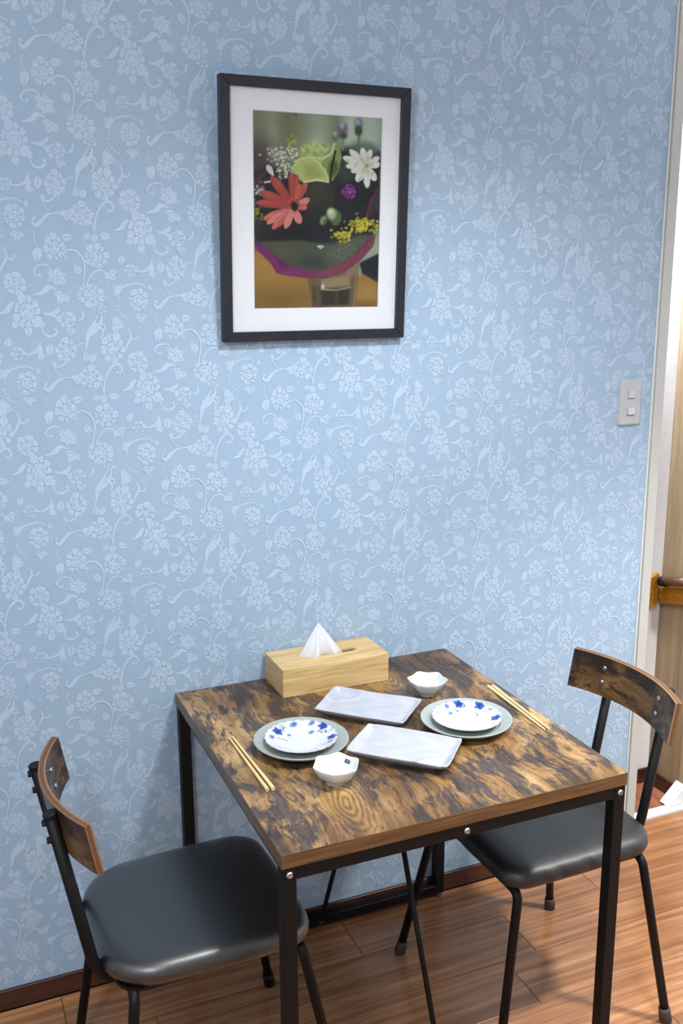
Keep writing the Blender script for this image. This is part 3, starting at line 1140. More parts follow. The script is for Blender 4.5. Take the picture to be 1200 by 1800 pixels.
    line([(640, 1255), (720, 1262), (800, 1245)], 4, (176, 164, 130), 3, 0.8)
    line([(560, 1200), (590, 1365)], 4, (140, 120, 78), 4, 0.7)
    line([(835, 1180), (818, 1362)], 4, (150, 138, 96), 4, 0.7)
    ell(648, 1240, 9, 13, (206, 206, 196), 0, 4)
    ell(600, 1300, 8, 40, (58, 52, 44), 0, 5, .7)
    ell(725, 1300, 10, 36, (92, 84, 62), 0, 7, .7)
    # wrapping paper
    pol([(300, 985), (500, 975), (700, 1000), (860, 950), (940, 950), (930, 1000), (820, 1085), (700, 1150), (560, 1180), (430, 1130)], (72, 80, 66), 8)
    ell(760, 1030, 130, 50, (100, 110, 98), -25, 40, 0.8)
    ell(600, 1100, 80, 36, (46, 52, 50), 0, 25, 0.7)
    ell(420, 1040, 80, 32, (82, 86, 62), 20, 25, 0.7)
    pol([(282, 985), (350, 1030), (430, 1090), (490, 1130), (560, 1148), (660, 1142), (760, 1105), (850, 1035), (905, 960), (938, 952), (930, 1010), (860, 1090),
         (770, 1155), (660, 1192), (560, 1192), (420, 1170), (385, 1140), (360, 1080), (285, 1025)], (116, 50, 84), 4)
    pol([(282, 985), (345, 1020), (420, 1090), (470, 1140), (400, 1165), (370, 1110), (290, 1025)], (112, 40, 98), 4)
    pol([(420, 1160), (470, 1128), (550, 1130), (545, 1168), (470, 1180)], (118, 52, 104), 4)
    pol([(380, 1060), (470, 1120), (430, 1135)], (84, 30, 84), 5, .8)
    pol([(640, 1150), (770, 1105), (880, 1020), (935, 960), (925, 1010), (840, 1100), (700, 1175), (600, 1188)], (122, 62, 84), 5)
    line([(485, 1130), (540, 1165)], 3, (96, 34, 92), 3, .8)
    # right burgundy leaf edge
    line([(960, 690), (915, 760), (890, 850)], 7, (104, 44, 66), 4)
    pol([(965, 700), (920, 770), (895, 850), (965, 800)], (66, 60, 66), 6, .8)
    line([(275, 650), (310, 620), (345, 590)], 6, (96, 66, 84), 5, .8)
    ell(300, 650, 26, 18, (98, 50, 74), 0, 8, .8)
    # speckle on the paper
    rs = np.random.default_rng(3)
    for i in range(240):
        x = rs.uniform(650, 930); y = rs.uniform(960, 1110)
        if abs((y - 1030) + (x - 780) * 0.42) < 60:
            ell(x, y, 2.2, 2.2, (30, 34, 36) if rs.random() < .7 else (150, 156, 140), 0, 1.6, .8)
    # lavender buds
    line([(840, 460), (850, 380), (845, 340)], 6, (96, 120, 86), 4)
    ell(842, 345, 24, 34, (124, 132, 148), 0, 7); ell(842, 380, 22, 26, (66, 84, 58), 0, 7); ell(836, 335, 12, 16, (170, 168, 190), 0, 5)
    line([(752, 480), (755, 390)], 6, (120, 140, 104), 4)
    ell(750, 370, 30, 36, (118, 112, 132), 0, 8); ell(748, 350, 14, 18, (176, 168, 192), 0, 6); ell(755, 405, 22, 16, (74, 84, 62), 0, 6)
    ell(710, 405, 20, 28, (104, 122, 96), 0, 7); ell(708, 395, 12, 14, (170, 178, 166), 0, 6)
    # small yellow green sprig
    for i in range(14):
        ell(470 + rs.normal(0, 16), 440 + rs.normal(0, 16), 7, 7, (168, 176, 66), 0, 4, .8)
    # white umbel
    for i in range(170):
        q = rs.normal(0, 1, 2)
        x, y = (400 + 34 * q[0], 515 + 26 * q[1]) if i % 3 == 0 else ((480 + 26 * q[0], 510 + 24 * q[1]) if i % 3 == 1 else (435 + 26 * q[0], 590 + 24 * q[1]))
        c = [(198, 206, 196), (150, 166, 140), (222, 226, 220), (112, 128, 98)][i % 4]
        ell(x, y, 7, 6, c, 0, 2.5, .85)
    for i in range(40):
        ell(305 + rs.normal(0, 16), 700 + rs.normal(0, 16), 6, 6, [(190, 196, 186), (120, 130, 106)][i % 2], 0, 2.5, .8)
    petal(375, 620, 340, 560, 16, (206, 206, 202))
    line([(330, 655), (358, 650)], 5, (206, 206, 200), 2)
    # green rose
    ell(610, 500, 98, 62, (158, 178, 112), 0, 10)
    for i in range(60):
        a = rs.uniform(0, 6.28)
        ell(600 + 70 * math.cos(a) * rs.random(), 480 + 42 * math.sin(a) * rs.random(), 14, 9, [(178, 196, 132), (140, 162, 92), (192, 208, 150)][i % 3], rs.uniform(0, 180), 4, .75)
    pol([(640, 540), (700, 440), (735, 470), (750, 520), (730, 600), (700, 650), (660, 640)], (132, 158, 92), 6)
    line([(585, 520), (640, 530), (690, 500), (705, 450)], 6, (196, 214, 160), 4)
    pol([(470, 580), (510, 525), (570, 520), (620, 545), (655, 590), (682, 655), (610, 648), (540, 660), (500, 630)], (176, 190, 114), 5)
    pol([(540, 560), (600, 560), (650, 620), (600, 640), (545, 630)], (146, 164, 90), 14, .8)
    line([(475, 582), (515, 528), (572, 523), (622, 548), (655, 592), (680, 652)], 4, (204, 214, 150), 3)
    line([(540, 655), (610, 642), (680, 655)], 5, (208, 214, 164), 3)
    ell(700, 580, 28, 46, (70, 92, 58), 10, 10, .9)
    line([(712, 490), (695, 560), (684, 640), (684, 668)], 5, (22, 26, 28), 2.5)
    line([(684, 668), (680, 790)], 2.5, (52, 60, 54), 2, .8)
    # white star flower
    wc, w2 = (214, 220, 212), (236, 240, 236)
    for x1, y1, w in ((752, 520, 20), (790, 480, 20), (862, 470, 20), (915, 480, 18), (965, 520, 16), (968, 560, 22), (945, 650, 22), (895, 690, 20), (832, 655, 24), (800, 600, 20), (770, 570, 18)):
        petal(885, 565, x1, y1, w, wc, w2)
    for x1, y1 in ((850, 520), (900, 510), (930, 560), (900, 620), (860, 610)):
        petal(888, 565, x1, y1, 12, (190, 204, 176))
    ell(890, 568, 12, 10, (150, 168, 118), 0, 4)
    for x, y in ((830, 560), (925, 610), (850, 640), (780, 545)):
        ell(x, y, 5, 16, (150, 168, 140), 30, 4, .6)
    # purple ball
    for i in range(70):
        a = rs.uniform(0, 6.28); r = 38 * math.sqrt(rs.random())
        ell(787 + r * math.cos(a), 708 + r * 1.05 * math.sin(a), 6.5, 6.5, [(124, 46, 132), (88, 30, 98), (158, 82, 160)][i % 3], 0, 2.5, .9)
    ell(955, 500, 9, 12, (96, 40, 120), 0, 3)
    # red gerbera
    R0, R1, R2 = (164, 68, 62), (188, 92, 82), (206, 132, 122)
    for x1, y1, w, c in ((360, 620, 26, R0), (470, 600, 20, R0), (500, 610, 18, R0), (555, 655, 20, R1), (540, 680, 20, R0), (300, 705, 26, R0), (285, 765, 24, R0),
                         (520, 660, 14, R1)):
        petal(487, 785, x1, y1, w, c, R1)
    for x1, y1, w, c in ((322, 860, 24, R1), (370, 915, 22, R1), (340, 885, 18, R2), (440, 912, 20, R2), (572, 745, 20, R2), (522, 885, 22, R2), (560, 790, 20, R1), (475, 850, 16, R2)):
        petal(487, 792, x1, y1, w, c, R2)
    for x1, y1 in ((420, 680), (380, 740), (450, 690), (380, 870), (400, 880)):
        line([(480, 785), (x1, y1)], 2.2, (138, 46, 46), 2.5, .55)
    for i in range(46):
        a = rs.uniform(0, 6.28)
        ell(482 + 32 * math.cos(a), 785 + 40 * math.sin(a), 4, 4, [(196, 140, 84), (116, 50, 40), (160, 96, 60)][i % 3], 0, 2, .9)
    ell(490, 787, 19, 25, (28, 26, 30), 0, 5)
    # green bud
    ell(715, 850, 34, 44, (86, 106, 76), 0, 8); ell(692, 828, 28, 32, (166, 178, 136), 0, 8); ell(688, 818, 14, 16, (208, 212, 180), 0, 7)
    ell(648, 865, 18, 26, (132, 148, 106), 25, 6); ell(655, 872, 9, 14, (70, 90, 62), 20, 5, .8)
    # yellow mimosa
    for i in range(150):
        q = rs.normal(0, 1, 2)
        if i % 3 == 0:
            x, y = 755 + 26 * q[0], 950 + 16 * q[1]
        else:
            x, y = 862 + 38 * q[0], 890 + 22 * q[1]
        ell(x, y, 8, 7, [(176, 168, 44), (206, 198, 72), (140, 130, 34), (190, 186, 60)][i % 4], 0, 3, .9)
    for i in range(30):
        ell(292 + rs.normal(0, 12), 820 + rs.normal(0, 26), 5, 5, (150, 140, 40), 0, 3, .8)
    # tiny white star
    for x, y in ((622, 1012), (634, 1020), (645, 1012), (632, 1008)):
        ell(x, y, 7, 5, (206, 212, 206), 0, 2.5)
    line([(495, 290), (488, 298)], 3, (60, 60, 50), 2)
    # fine grain
    img[:] += rs.normal(0, 1.5, img.shape)
    img[:] = np.clip(img, 8, 250)
    verts = np.stack([wx0 + U * (wx1 - wx0), np.full(U.shape, -0.0080), wz1 - V * (wz1 - wz0)], -1).reshape(-1, 3)
    idx = np.arange(NX * NY).reshape(NY, NX)
    faces = np.stack([idx[1:, :-1], idx[1:, 1:], idx[:-1, 1:], idx[:-1, :-1]], -1).reshape(-1, 4)
    me = bpy.data.meshes.new('photo_print')
    me.from_pydata(verts.tolist(), [], faces.tolist())
    set_colors(me, to_lin(img.reshape(-1, 3)) * 0.64)
    return me


ph = obj('photo_print', paint_photo(), M['photo'], pic)
ph['label'] = 'colour photo of a bouquet with a red gerbera, green rose and white flowers'
obj('glazing', bm_box(-hw + RW, hw - RW, -0.0150, -0.0135, RW, FH - RW), M['glass'], pic)

# ------------------------------------------------------------------ dining table
TW, TD, TH = 0.6982, 0.7124, 0.6974
TX, TG = -0.0825, 0.004
tab = thing('dining_table', 'square dining table with rustic wood top on black metal frame', 'table', (TX, -TG, 0))
TT = 0.0255
obj('tabletop', bm_box(0.0008, TW - 0.0008, -TD + 0.0008, -0.0008, TH - TT, TH, 0.0006, 1), M['table'], tab)
o = obj('edge_band', bm_box(0.0, TW, -TD, -TD + 0.0007, TH - TT, TH - 0.0004), M['edge'], tab)
obj('edge_band', bm_box(0.0, TW, -0.0007, 0.0, TH - TT, TH - 0.0004), M['edge'], tab)
obj('edge_band', bm_box(0.0, 0.0007, -TD + 0.0007, -0.0007, TH - TT, TH - 0.0004), M['edge_y'], tab)
obj('edge_band', bm_box(TW - 0.0007, TW, -TD + 0.0007, -0.0007, TH - TT, TH - 0.0004), M['edge_y'], tab)
LW = 0.025
lx = (0.0015, TW - 0.0015 - LW)
ly = (-TD + 0.0015, -0.0015 - LW)
zt = TH - TT
for x in lx:
    for y in ly:
        lg = obj('leg', bm_box(x, x + LW, y, y + LW, 0.012, zt, 0.0015, 2), M['black'], tab)
        obj('foot_glide', lathe([(0, 0.012), (0.010, 0.012), (0.010, 0.006), (0.012, 0.005), (0.012, 0.0), (0, 0.0)], 16), M['dark_steel'], lg,
            loc=(x + LW / 2, y + LW / 2, 0))
for y in ly:
    obj('top_rail', bm_box(lx[0] + LW, lx[1], y, y + LW, zt - LW, zt, 0.0012, 1), M['black'], tab)
    obj('bottom_bar', bm_box(lx[0] + LW, lx[1], y, y + LW, 0.012, 0.012 + LW, 0.0012, 1), M['black'], tab)
for x in lx:
    obj('side_rail', bm_box(x + 0.004, x + LW - 0.004, ly[0] + LW, ly[1], zt - 0.015, zt, 0.001, 1), M['black'], tab)
xc = TW / 2
obj('middle_rail', bm_box(xc - 0.010, xc + 0.010, ly[0] + LW, ly[1], zt - 0.02, zt, 0.001, 1), M['black'], tab)
xr = 0.3425
obj('tension_rod', cyl((xr, -0.026, 0.030), (xr, -0.306, zt - 0.019), 0.0055, 12), M['black'], tab, smooth=True)
obj('tension_rod', cyl((xr, -TD + 0.026, 0.030), (xr, -0.404, zt - 0.019), 0.0055, 12), M['black'], tab, smooth=True)


def bolt(name, p, axis, r, h, mat, parent):
    """round head with a hex recess; axis unit vector pointing out of the surface"""
    prof = [(0, h * 0.45), (r * 0.42, h * 0.45), (r * 0.46, h), (r * 0.75, h), (r, h * 0.4), (r, 0), (0, 0)]
    o = obj(name, lathe(prof, 16), mat, parent)
    o.location = p
    o.rotation_euler = Vector(axis).to_track_quat('Z', 'Y').to_euler()
    recalc(o.data)
    return o


for x in (lx[0] + LW / 2, xc, lx[1] + LW / 2):
    bolt('bolt', (x, ly[0], zt - LW / 2 - 0.001), (0, -1, 0), 0.0062, 0.0035, M['steel'], tab)
bolt('bolt', (xr, -0.0015 - LW, 0.0245), (0, -1, 0), 0.0062, 0.0035, M['dark_steel'], tab)
bolt('bolt', (xr, ly[0], 0.0245), (0, -1, 0), 0.0062, 0.0035, M['dark_steel'], tab)


# ------------------------------------------------------------------ chairs
def seat_mesh(wr, seed, rear_r=0.085, front_r=0.055):
    """cushion: rounded trapezoid outline swept through a soft profile; wr = wrinkle strength under the rim"""
    rr = random.Random(seed)
    ph = [rr.uniform(0, 6.28) for _ in range(8)]
    hx, hf, hb = 0.192, 0.186, 0.180
    out = []
    n = 12
    for cx, sy, r, a0, hwid in ((hx, 1, front_r, 0, hf), (-hx, 1, rear_r, 90, hb), (-hx, -1, rear_r, 180, hb), (hx, -1, front_r, 270, hf)):
        c = (cx - math.copysign(r, cx), sy * (hwid - r))
        for k in range(n + 1):
            a = math.radians(a0 + 90 * k / n)
            out.append((c[0] + r * math.cos(a), c[1] + r * math.sin(a)))
    # resample evenly
    P = out + [out[0]]
    seg = [math.dist(P[i], P[i + 1]) for i in range(len(P) - 1)]
    tot = sum(seg)
    K = 132
    ring = []
    for k in range(K):
        s = tot * k / K
        i = 0
        while s > seg[i]:
            s -= seg[i]; i += 1
        t = s / seg[i]
        ring.append((P[i][0] * (1 - t) + P[i + 1][0] * t, P[i][1] * (1 - t) + P[i + 1][1] * t))
    # gentle bow of the straight sides
    ring = [(x * (1 + 0.02 * math.cos(math.pi * y / 0.37)), y * (1 + 0.02 * math.cos(math.pi * x / 0.38))) for x, y in ring]
    prof = [(0.0, 0.4475), (0.25, 0.4473), (0.5, 0.4468), (0.68, 0.4462), (0.80, 0.4452), (0.88, 0.4432), (0.935, 0.4398), (0.97, 0.4345),
            (0.99, 0.428), (1.0, 0.420), (0.998, 0.412), (0.985, 0.4055), (0.955, 0.4025), (0.0, 0.4025)]
    vs, fs, rows = [], [], []
    for i, (s, z) in enumerate(prof):
        if s == 0:
            rows.append([len(vs)]); vs.append((0, 0, z)); continue
        row = []
        for k, (x, y) in enumerate(ring):
            w = 0.0
            dz = 0.0
            if 7 <= i <= 11:
                th = 2 * math.pi * k / K
                fold = math.sin(23 * th + ph[0]) + 0.8 * math.sin(37 * th + ph[1]) + 0.6 * math.sin(61 * th + ph[2]) 
                env = 0.4 + 0.6 * max(0.0, abs(math.cos(2 * th + 0.2)) ** 0.5 * 0 + abs(math.sin(2 * th)) ** 3)
                w = wr * fold * env * (0.3 if i == 7 else 0.6 if i == 8 else 1.0)
                dz = wr * 55 * 0.01 * fold * env * (1 if i > 8 else 0)
            q = s * (1 + w)
            row.append(len(vs)); vs.append((x * q, y * q, z + dz * 0.3))
        rows.append(row)
    for A, B in zip(rows[:-1], rows[1:]):
        for k in range(K):
            k2 = (k + 1) % K
            if len(A) == 1:
                fs.append((A[0], B[k], B[k2]))
            elif len(B) == 1:
                fs.append((A[k], B[0], A[k2]))
            else:
                fs.append((A[k], B[k], B[k2], A[k2]))
    return vs, fs


def xaxis(z):
    return -0.2075 - (z - 0.43) * 0.1767


def back_mesh():
    """curved plywood plate; material 0 faces, 1 edges; colour attribute = position through the thickness"""
    NYY, NT = 40, 6
    hwid, z0, z1, th, R = 0.181, 0.650, 0.742, 0.0135, 0.35
    vs, fs, mi, col = [], [], [], []
    def P(y, z, t):
        sag = (y * y - 0.094 ** 2) / (2 * R)
        nx, ny = 1.0, -y / R
        l = math.hypot(nx, ny)
        x = xaxis(z) + 0.0112 + sag
        return (x + nx / l * th * t, y + ny / l * th * t, z)
    idx = {}
    def V(i, j, k):
        key = (i, j, k)
        if key not in idx:
            y = -hwid + 2 * hwid * i / NYY
            z = z0 if j == 0 else z1
            idx[key] = len(vs)
            vs.append(P(y, z, k / NT)); col.append(k / NT)
        return idx[key]
    for i in range(NYY):
        fs.append((V(i, 0, 0), V(i, 1, 0), V(i + 1, 1, 0), V(i + 1, 0, 0))); mi.append(0)
        fs.append((V(i, 0, NT), V(i + 1, 0, NT), V(i + 1, 1, NT), V(i, 1, NT))); mi.append(0)
        for k in range(NT):
            for j in (0, 1):
                fs.append((V(i, j, k), V(i + 1, j, k), V(i + 1, j, k + 1), V(i, j, k + 1))); mi.append(1)
    for i in (0, NYY):
        for k in range(NT):
            fs.append((V(i, 0, k), V(i, 0, k + 1), V(i, 1, k + 1), V(i, 1, k))); mi.append(1)
    me = bpy.data.meshes.new('backrest')
    me.from_pydata(vs, [], fs)
    me.materials.append(M['chair_wood']); me.materials.append(M['ply'])
    me.polygons.foreach_set('material_index', mi)
    set_colors(me, np.repeat(np.array(col)[:, None], 3, 1))
    recalc(me)
    return me


def make_chair(label, loc, rz, wr, foot_mat, seed, rear_r, front_r, seat_mat):
    t = thing('dining_chair', label, 'chair', loc, (0, 0, rz), 'metal chairs at the dining table')
    s = obj('seat', seat_mesh(wr, seed, rear_r, front_r), seat_mat, t, smooth=True)
    recalc(s.data)
    K = rounded_rect(0.176, 0.170, 0.05)
    obj('seat_board', prism(K, 'z', 0.3955, 0.4024), M['plastic'], t)
    bk = obj('backrest', back_mesh(), None, t)
    for sy in (-1, 1):
        y = 0.094 * sy
        path = fillet_path([(xaxis(0.728), y, 0.728), (xaxis(0.42), y, 0.42), (-0.183, y, 0.384), (0.15, y, 0.384)], 0.035, 6)
        p = obj('back_post', tube(path, 0.0108, 16), M['black'], t, smooth=True)
        p.data.polygons[-1].use_smooth = False; p.data.polygons[-2].use_smooth = False
        d = Vector((xaxis(0.73) - xaxis(0.70), 0, 0.03)).normalized()
        c0 = Vector((xaxis(0.724), y, 0.724))
        obj('post_cap', cyl(c0, c0 + d * 0.010, 0.0122, 16, 0.001), M['plastic'], p)
        for zz in (0.716, 0.682):
            # bolt head on the front of the plate, nut behind the post
            xf = xaxis(zz) + 0.0112 + 0.0135
            bolt('bolt', (xf, y * 1.0, zz), (1, -y / 0.35, 0), 0.0062, 0.0035, M['steel'], bk)
            obj('nut', cyl((xaxis(zz) - 0.0165, y, zz), (xaxis(zz) - 0.009, y, zz), 0.0058, 6), M['plastic'], p)
        for xf, xt, nm in ((0.236, 0.165, 'front'), (-0.205, -0.150, 'rear')):
            yf = 0.222 * sy
            foot = Vector((xf, yf, 0.004))
            top = Vector((xt, 0.170 * sy, 0.390))
            path = fillet_path([foot, top, (xt, 0.10 * sy, 0.391)], 0.022, 6)
            lg = obj('leg', tube(path, 0.0098, 16), M['black'], t, smooth=True)
            dd = (top - foot).normalized()
            f0 = Vector((xf, yf, 0.0))
            tipo = obj('rubber_tip', tube([f0, f0 + dd * 0.002, f0 + dd * 0.026, f0 + dd * 0.034, f0 + dd * 0.0345], [0.0125, 0.0140, 0.0132, 0.0126, 0.0102], 16), foot_mat, lg, smooth=True)
            zmin = min(v.co.z for v in tipo.data.vertices)
            for v in tipo.data.vertices:
                v.co.z = max(v.co.z, 0.0)
    for xt in (0.165, -0.150):
        obj('cross_bar', cyl((xt, -0.10, 0.391), (xt, 0.10, 0.391), 0.0098, 14), M['black'], t, smooth=True)
    return t


make_chair('black-seated chair tucked under the left side of the dining table, rounded glossy seat', (-0.158, -0.391, 0), math.radians(1.0), 0.0012, M['plastic'], 3, 0.10, 0.060, M['leather'])
make_chair('black-seated chair under the right side of the dining table, near the doorway', (0.640, -0.4085, 0), math.radians(180.0), 0.010, M['rubber'], 8, 0.070, 0.045, M['leather_matt'])

# ------------------------------------------------------------------ things on the table
ZT = TH   # table surface

# tissue box
BX0, BX1, BY0, BY1, BH = 0.1335, 0.3955, -0.1305, -0.0075, 0.066
tb = thing('tissue_box', 'light bamboo tissue box cover standing against the blue wall', 'tissue box', ((BX0 + BX1) / 2, (BY0 + BY1) / 2, ZT))
bw, bd = (BX1 - BX0) / 2, (BY1 - BY0) / 2
T = 0.006
obj('front_panel', bm_box(-bw, bw, -bd, -bd + T, 0, BH - T - 0.0002, 0.0006, 1), M['bamboo'], tb)
obj('back_panel', bm_box(-bw, bw, bd - T, bd, 0, BH - T - 0.0002, 0.0006, 1), M['bamboo'], tb)
obj('side_panel', bm_box(-bw, -bw + T, -bd + T + 0.0002, bd - T - 0.0002, 0, BH - T - 0.0002, 0.0006, 1), M['bamboo_y'], tb)
obj('side_panel', bm_box(bw - T, bw, -bd + T + 0.0002, bd - T - 0.0002, 0, BH - T - 0.0002, 0.0006, 1), M['bamboo_y'], tb)
# top with slot
b = bmesh.new()
SX0, SX1, SY = -0.062, 0.074, 0.0095
slot, outer = [], []
for k in range(11):                 # right end, bottom to top
    a = math.radians(-90 + 18 * k)
    slot.append((SX1 - SY + SY * math.cos(a), SY * math.sin(a)))
    outer.append((bw, bd * (-1 + 2 * k / 10)))
for k in range(1, 8):               # back side, right to left
    t = k / 8
    slot.append(((SX1 - SY) * (1 - t) + (SX0 + SY) * t, SY)); outer.append((bw * (1 - 2 * t), bd))
for k in range(11):                 # left end
    a = math.radians(90 + 18 * k)
    slot.append((SX0 + SY + SY * math.cos(a), SY * math.sin(a)))
    outer.append((-bw, bd * (1 - 2 * k / 10)))
for k in range(1, 8):
    t = k / 8
    slot.append(((SX0 + SY) * (1 - t) + (SX1 - SY) * t, -SY)); outer.append((-bw * (1 - 2 * t), -bd))
ring = lambda pts, z: [b.verts.new((x, y, z)) for x, y in pts]
ot, it, ob_, ib = ring(outer, BH), ring(slot, BH), ring(outer, BH - T), ring(slot, BH - T)
n = len(slot)
for k in range(n):
    k2 = (k + 1) % n
    b.faces.new((it[k], ot[k], ot[k2], it[k2]))
    b.faces.new((ib[k2], ob_[k2], ob_[k], ib[k]))
    b.faces.new((ot[k], ob_[k], ob_[k2], ot[k2]))
    b.faces.new((it[k2], ib[k2], ib[k], it[k]))
obj('top_panel', b, M['bamboo'], tb)

# tissue: a pinched sheet rising out of the slot
ts = thing('tissue', 'white paper tissue pulled up to a peak out of the bamboo box', 'tissue', ((BX0 + BX1) / 2 - 0.016, (BY0 + BY1) / 2 + 0.001, ZT + BH - 0.018))
def tissue_mesh():
    NA, NR = 96, 26
    vs, fs = [], []
    apex = Vector((-0.004, 0.0, 0.095))
    rt = random.Random(4)
    for r in range(NR + 1):
        t = r / NR                                   # 0 base .. 1 apex
        for k in range(NA):
            a = 2 * math.pi * k / NA
            ax, ay = 0.066, 0.0105
            cx, cy = ax * math.cos(a), ay * math.sin(a)
            rip = 0.0028 * math.sin(5 * a + 0.8) + 0.0022 * math.sin(9 * a + 2.0) + 0.0012 * math.sin(17 * a)
            bulge = math.sin(math.pi * min(1, t * 1.15)) ** 1.0
            front = max(0.0, -math.sin(a))
            x = cx * (1 - t) ** 0.95 + apex.x * t
            fold = (0.0062 * math.sin(6.4 * cx / ax + 0.9) + 0.0022 * math.sin(15 * cx / ax + 2)) * front ** 0.5 * min(1.0, 0.4 + t * 4.0) * (1 - t) ** 1.8 * 1.5
            y = (cy + rip * (1.0 - t) * 1.2) * (1 - t) ** 0.85 - 0.012 * bulge * front * (1 - t) ** 0.6 + fold
            if t < 0.22:
                y *= 0.72 + 0.28 * t / 0.22
            z = apex.z * t + 0.0035 * math.sin(7 * a + 1.0) * (1 - t) * t
            vs.append((x, y, z))
    for r in range(NR):
        for k in range(NA):
            k2 = (k + 1) % NA
            fs.append((r * NA + k, r * NA + k2, (r + 1) * NA + k2, (r + 1) * NA + k))
    return vs, fs
o = obj('tissue_sheet', tissue_mesh(), M['tissue'], ts, smooth=True)
recalc(o.data)

# dinner plates
def grey_plate(loc, label):
    prof = [(0, 0.0085), (0.050, 0.0085), (0.066, 0.0095), (0.074, 0.0125), (0.088, 0.0185), (0.0935, 0.0212), (0.0952, 0.0216), (0.0958, 0.0206),
            (0.0950, 0.0190), (0.086, 0.0125), (0.072, 0.0060), (0.062, 0.0040), (0.060, 0.0), (0.056, 0.0), (0.055, 0.0035), (0, 0.0035)]
    o = obj('dinner_plate', lathe(prof, 96), M['grey_plate'], None, loc, smooth=True)
    recalc(o.data)
    return tag(o, label, 'plate', 'grey dinner plates')


PLL, PLR = (0.0855, -0.3685), (0.4365, -0.4185)
grey_plate((PLL[0], PLL[1], ZT), 'matte grey dinner plate under the flower plate beside the left chair')
grey_plate((PLR[0], PLR[1], ZT), 'matte grey dinner plate under the flower plate beside the right chair')


def flower_plate(loc, rz, marks, label):
    NR, NA = 60, 300
    Rm = 0.0725
    lob = 24
    def prof(t):
        return 0.0040 + 0.0135 * max(0.0, (t - 0.45) / 0.55) ** 1.3
    vs, fs, cols = [], [], []
    for r in range(1, NR + 1):
        t = r / NR
        for k in range(NA):
            a = 2 * math.pi * k / NA
            sc = 1 + 0.020 * (abs(math.cos(lob * a / 2)) - 0.6) * max(0, (t - 0.6) / 0.4) ** 2
            rr = Rm * t * sc
            z = prof(t) + 0.0005 * math.cos(lob * a) * max(0, (t - 0.6) / 0.4)
            vs.append((rr * math.cos(a), rr * math.sin(a), z))
    top_n = len(vs)
    P = np.array(vs)
    img = np.tile(np.array((236.0, 238.0, 240.0)), (top_n, 1))
    X, Y = P[:, 0], P[:, 1]
    def blend(m, c):
        img[:] = img * (1 - m[:, None]) + np.array(c, float) * m[:, None]
    def ell(x, y, rx, ry, ang, c, soft=0.0007, op=1.0):
        a = math.radians(ang)
        p = ((X - x) * math.cos(a) + (Y - y) * math.sin(a)) / rx
        q = (-(X - x) * math.sin(a) + (Y - y) * math.cos(a)) / ry
        d = (np.sqrt(p * p + q * q) - 1) * min(rx, ry)
        blend(np.clip(0.5 - d / (2 * soft), 0, 1) * op, c)
    rs = np.random.default_rng(len(label))
    def big(x, y, s=1.0, rot=0):
        s *= 0.9
        for k, (dr, l) in enumerate(((0, 1.0), (75, .9), (150, .85), (215, .8), (290, .9))):
            a = math.radians(rot + dr)
            ell(x + s * .0052 * math.cos(a), y + s * .0062 * math.sin(a), s * .0066 * l, s * .0042, rot + dr, (44, 84, 176) if k % 2 else (30, 64, 158))
            ell(x + s * .008 * math.cos(a), y + s * .009 * math.sin(a), s * .0022, s * .0015, rot + dr, (96, 136, 210), op=.7)
        ell(x, y, s * .002, s * .002, 0, (20, 40, 110))
    def pet(x, y, s=1.0, rot=0, pale=False):
        ell(x, y, .0075 * s, .0052 * s, rot, (140, 166, 222) if not pale else (200, 212, 238), .0015)
        a = math.radians(rot)
        ell(x + .002 * s * math.cos(a), y + .002 * s * math.sin(a), .0045 * s, .0036 * s, rot, (72, 108, 196) if not pale else (176, 194, 232), .002, .8)
    def berries(x, y, dx=.010, dy=-.004):
        for i in range(7):
            t = i / 6
            ell(x + dx * t + rs.normal(0, .0016), y + dy * t + rs.normal(0, .0022), .0013, .0013, 0, (70, 90, 150) if i % 2 else (54, 60, 96), .0005)
    for kind, x, y, *r in marks:
        {'big': big, 'pet': pet, 'ber': berries}.get(kind, lambda *q: None)(x, y, *r)
        if kind == 'pale':
            pet(x, y, r[0] if r else 1.0, r[1] if len(r) > 1 else 0, True)
        if kind == 'mark':
            for i in range(5):
                ell(x + rs.normal(0, .0016), y + rs.normal(0, .003), .0011, .0017, 0, (34, 36, 48), .0005)
    # faint grey-blue brushed scallop line along the lip
    rad = np.hypot(X, Y)
    angs = np.arctan2(Y, X)
    lipm = np.zeros(top_n)
    lipm[(NR - 1) * NA:] = 1.0
    img[:] = np.where((lipm * (np.abs(np.cos(lob * angs / 2)) < 0.55))[:, None] > 0, np.array((78, 88, 104.0)), img)
    # lip and underside
    base = [tuple(q) for q in vs]
    n0 = len(vs)
    rows = [[n0]]
    vs.append((0, 0, 0.0040))
    for r in range(NR):
        rows.append(list(range(r * NA, (r + 1) * NA)))
    for scale, z in ((1.004, -0.0012), (0.985, -0.0022), (0.80, None), (0.56, None)):
        row = []
        for k in range(NA):
            x, y, zz = base[(NR - 1) * NA + k]
            if z is None:
                q = {0.80: 0.0085, 0.56: 0.0018}[scale]
                row.append(len(vs)); vs.append((x * scale, y * scale, q))
            else:
                row.append(len(vs)); vs.append((x * scale, y * scale, zz + z))
        rows.append(row)
    for rr, z in ((0.036, 0.0), (0.033, 0.0), (0.032, 0.0015)):
        row = []
        for k in range(NA):
            a = 2 * math.pi * k / NA
            row.append(len(vs)); vs.append((rr * math.cos(a), rr * math.sin(a), z))
        rows.append(row)
    rows.append([len(vs)]); vs.append((0, 0, 0.0015))
    for A, B in zip(rows[:-1], rows[1:]):
        for k in range(NA):
            k2 = (k + 1) % NA
            if len(A) == 1:
                fs.append((A[0], B[k], B[k2]))
            elif len(B) == 1:
                fs.append((A[k], B[0], A[k2]))
            else:
                fs.append((A[k], B[k], B[k2], A[k2]))
    full = np.tile(np.array((236.0, 238.0, 240.0)), (len(vs), 1))
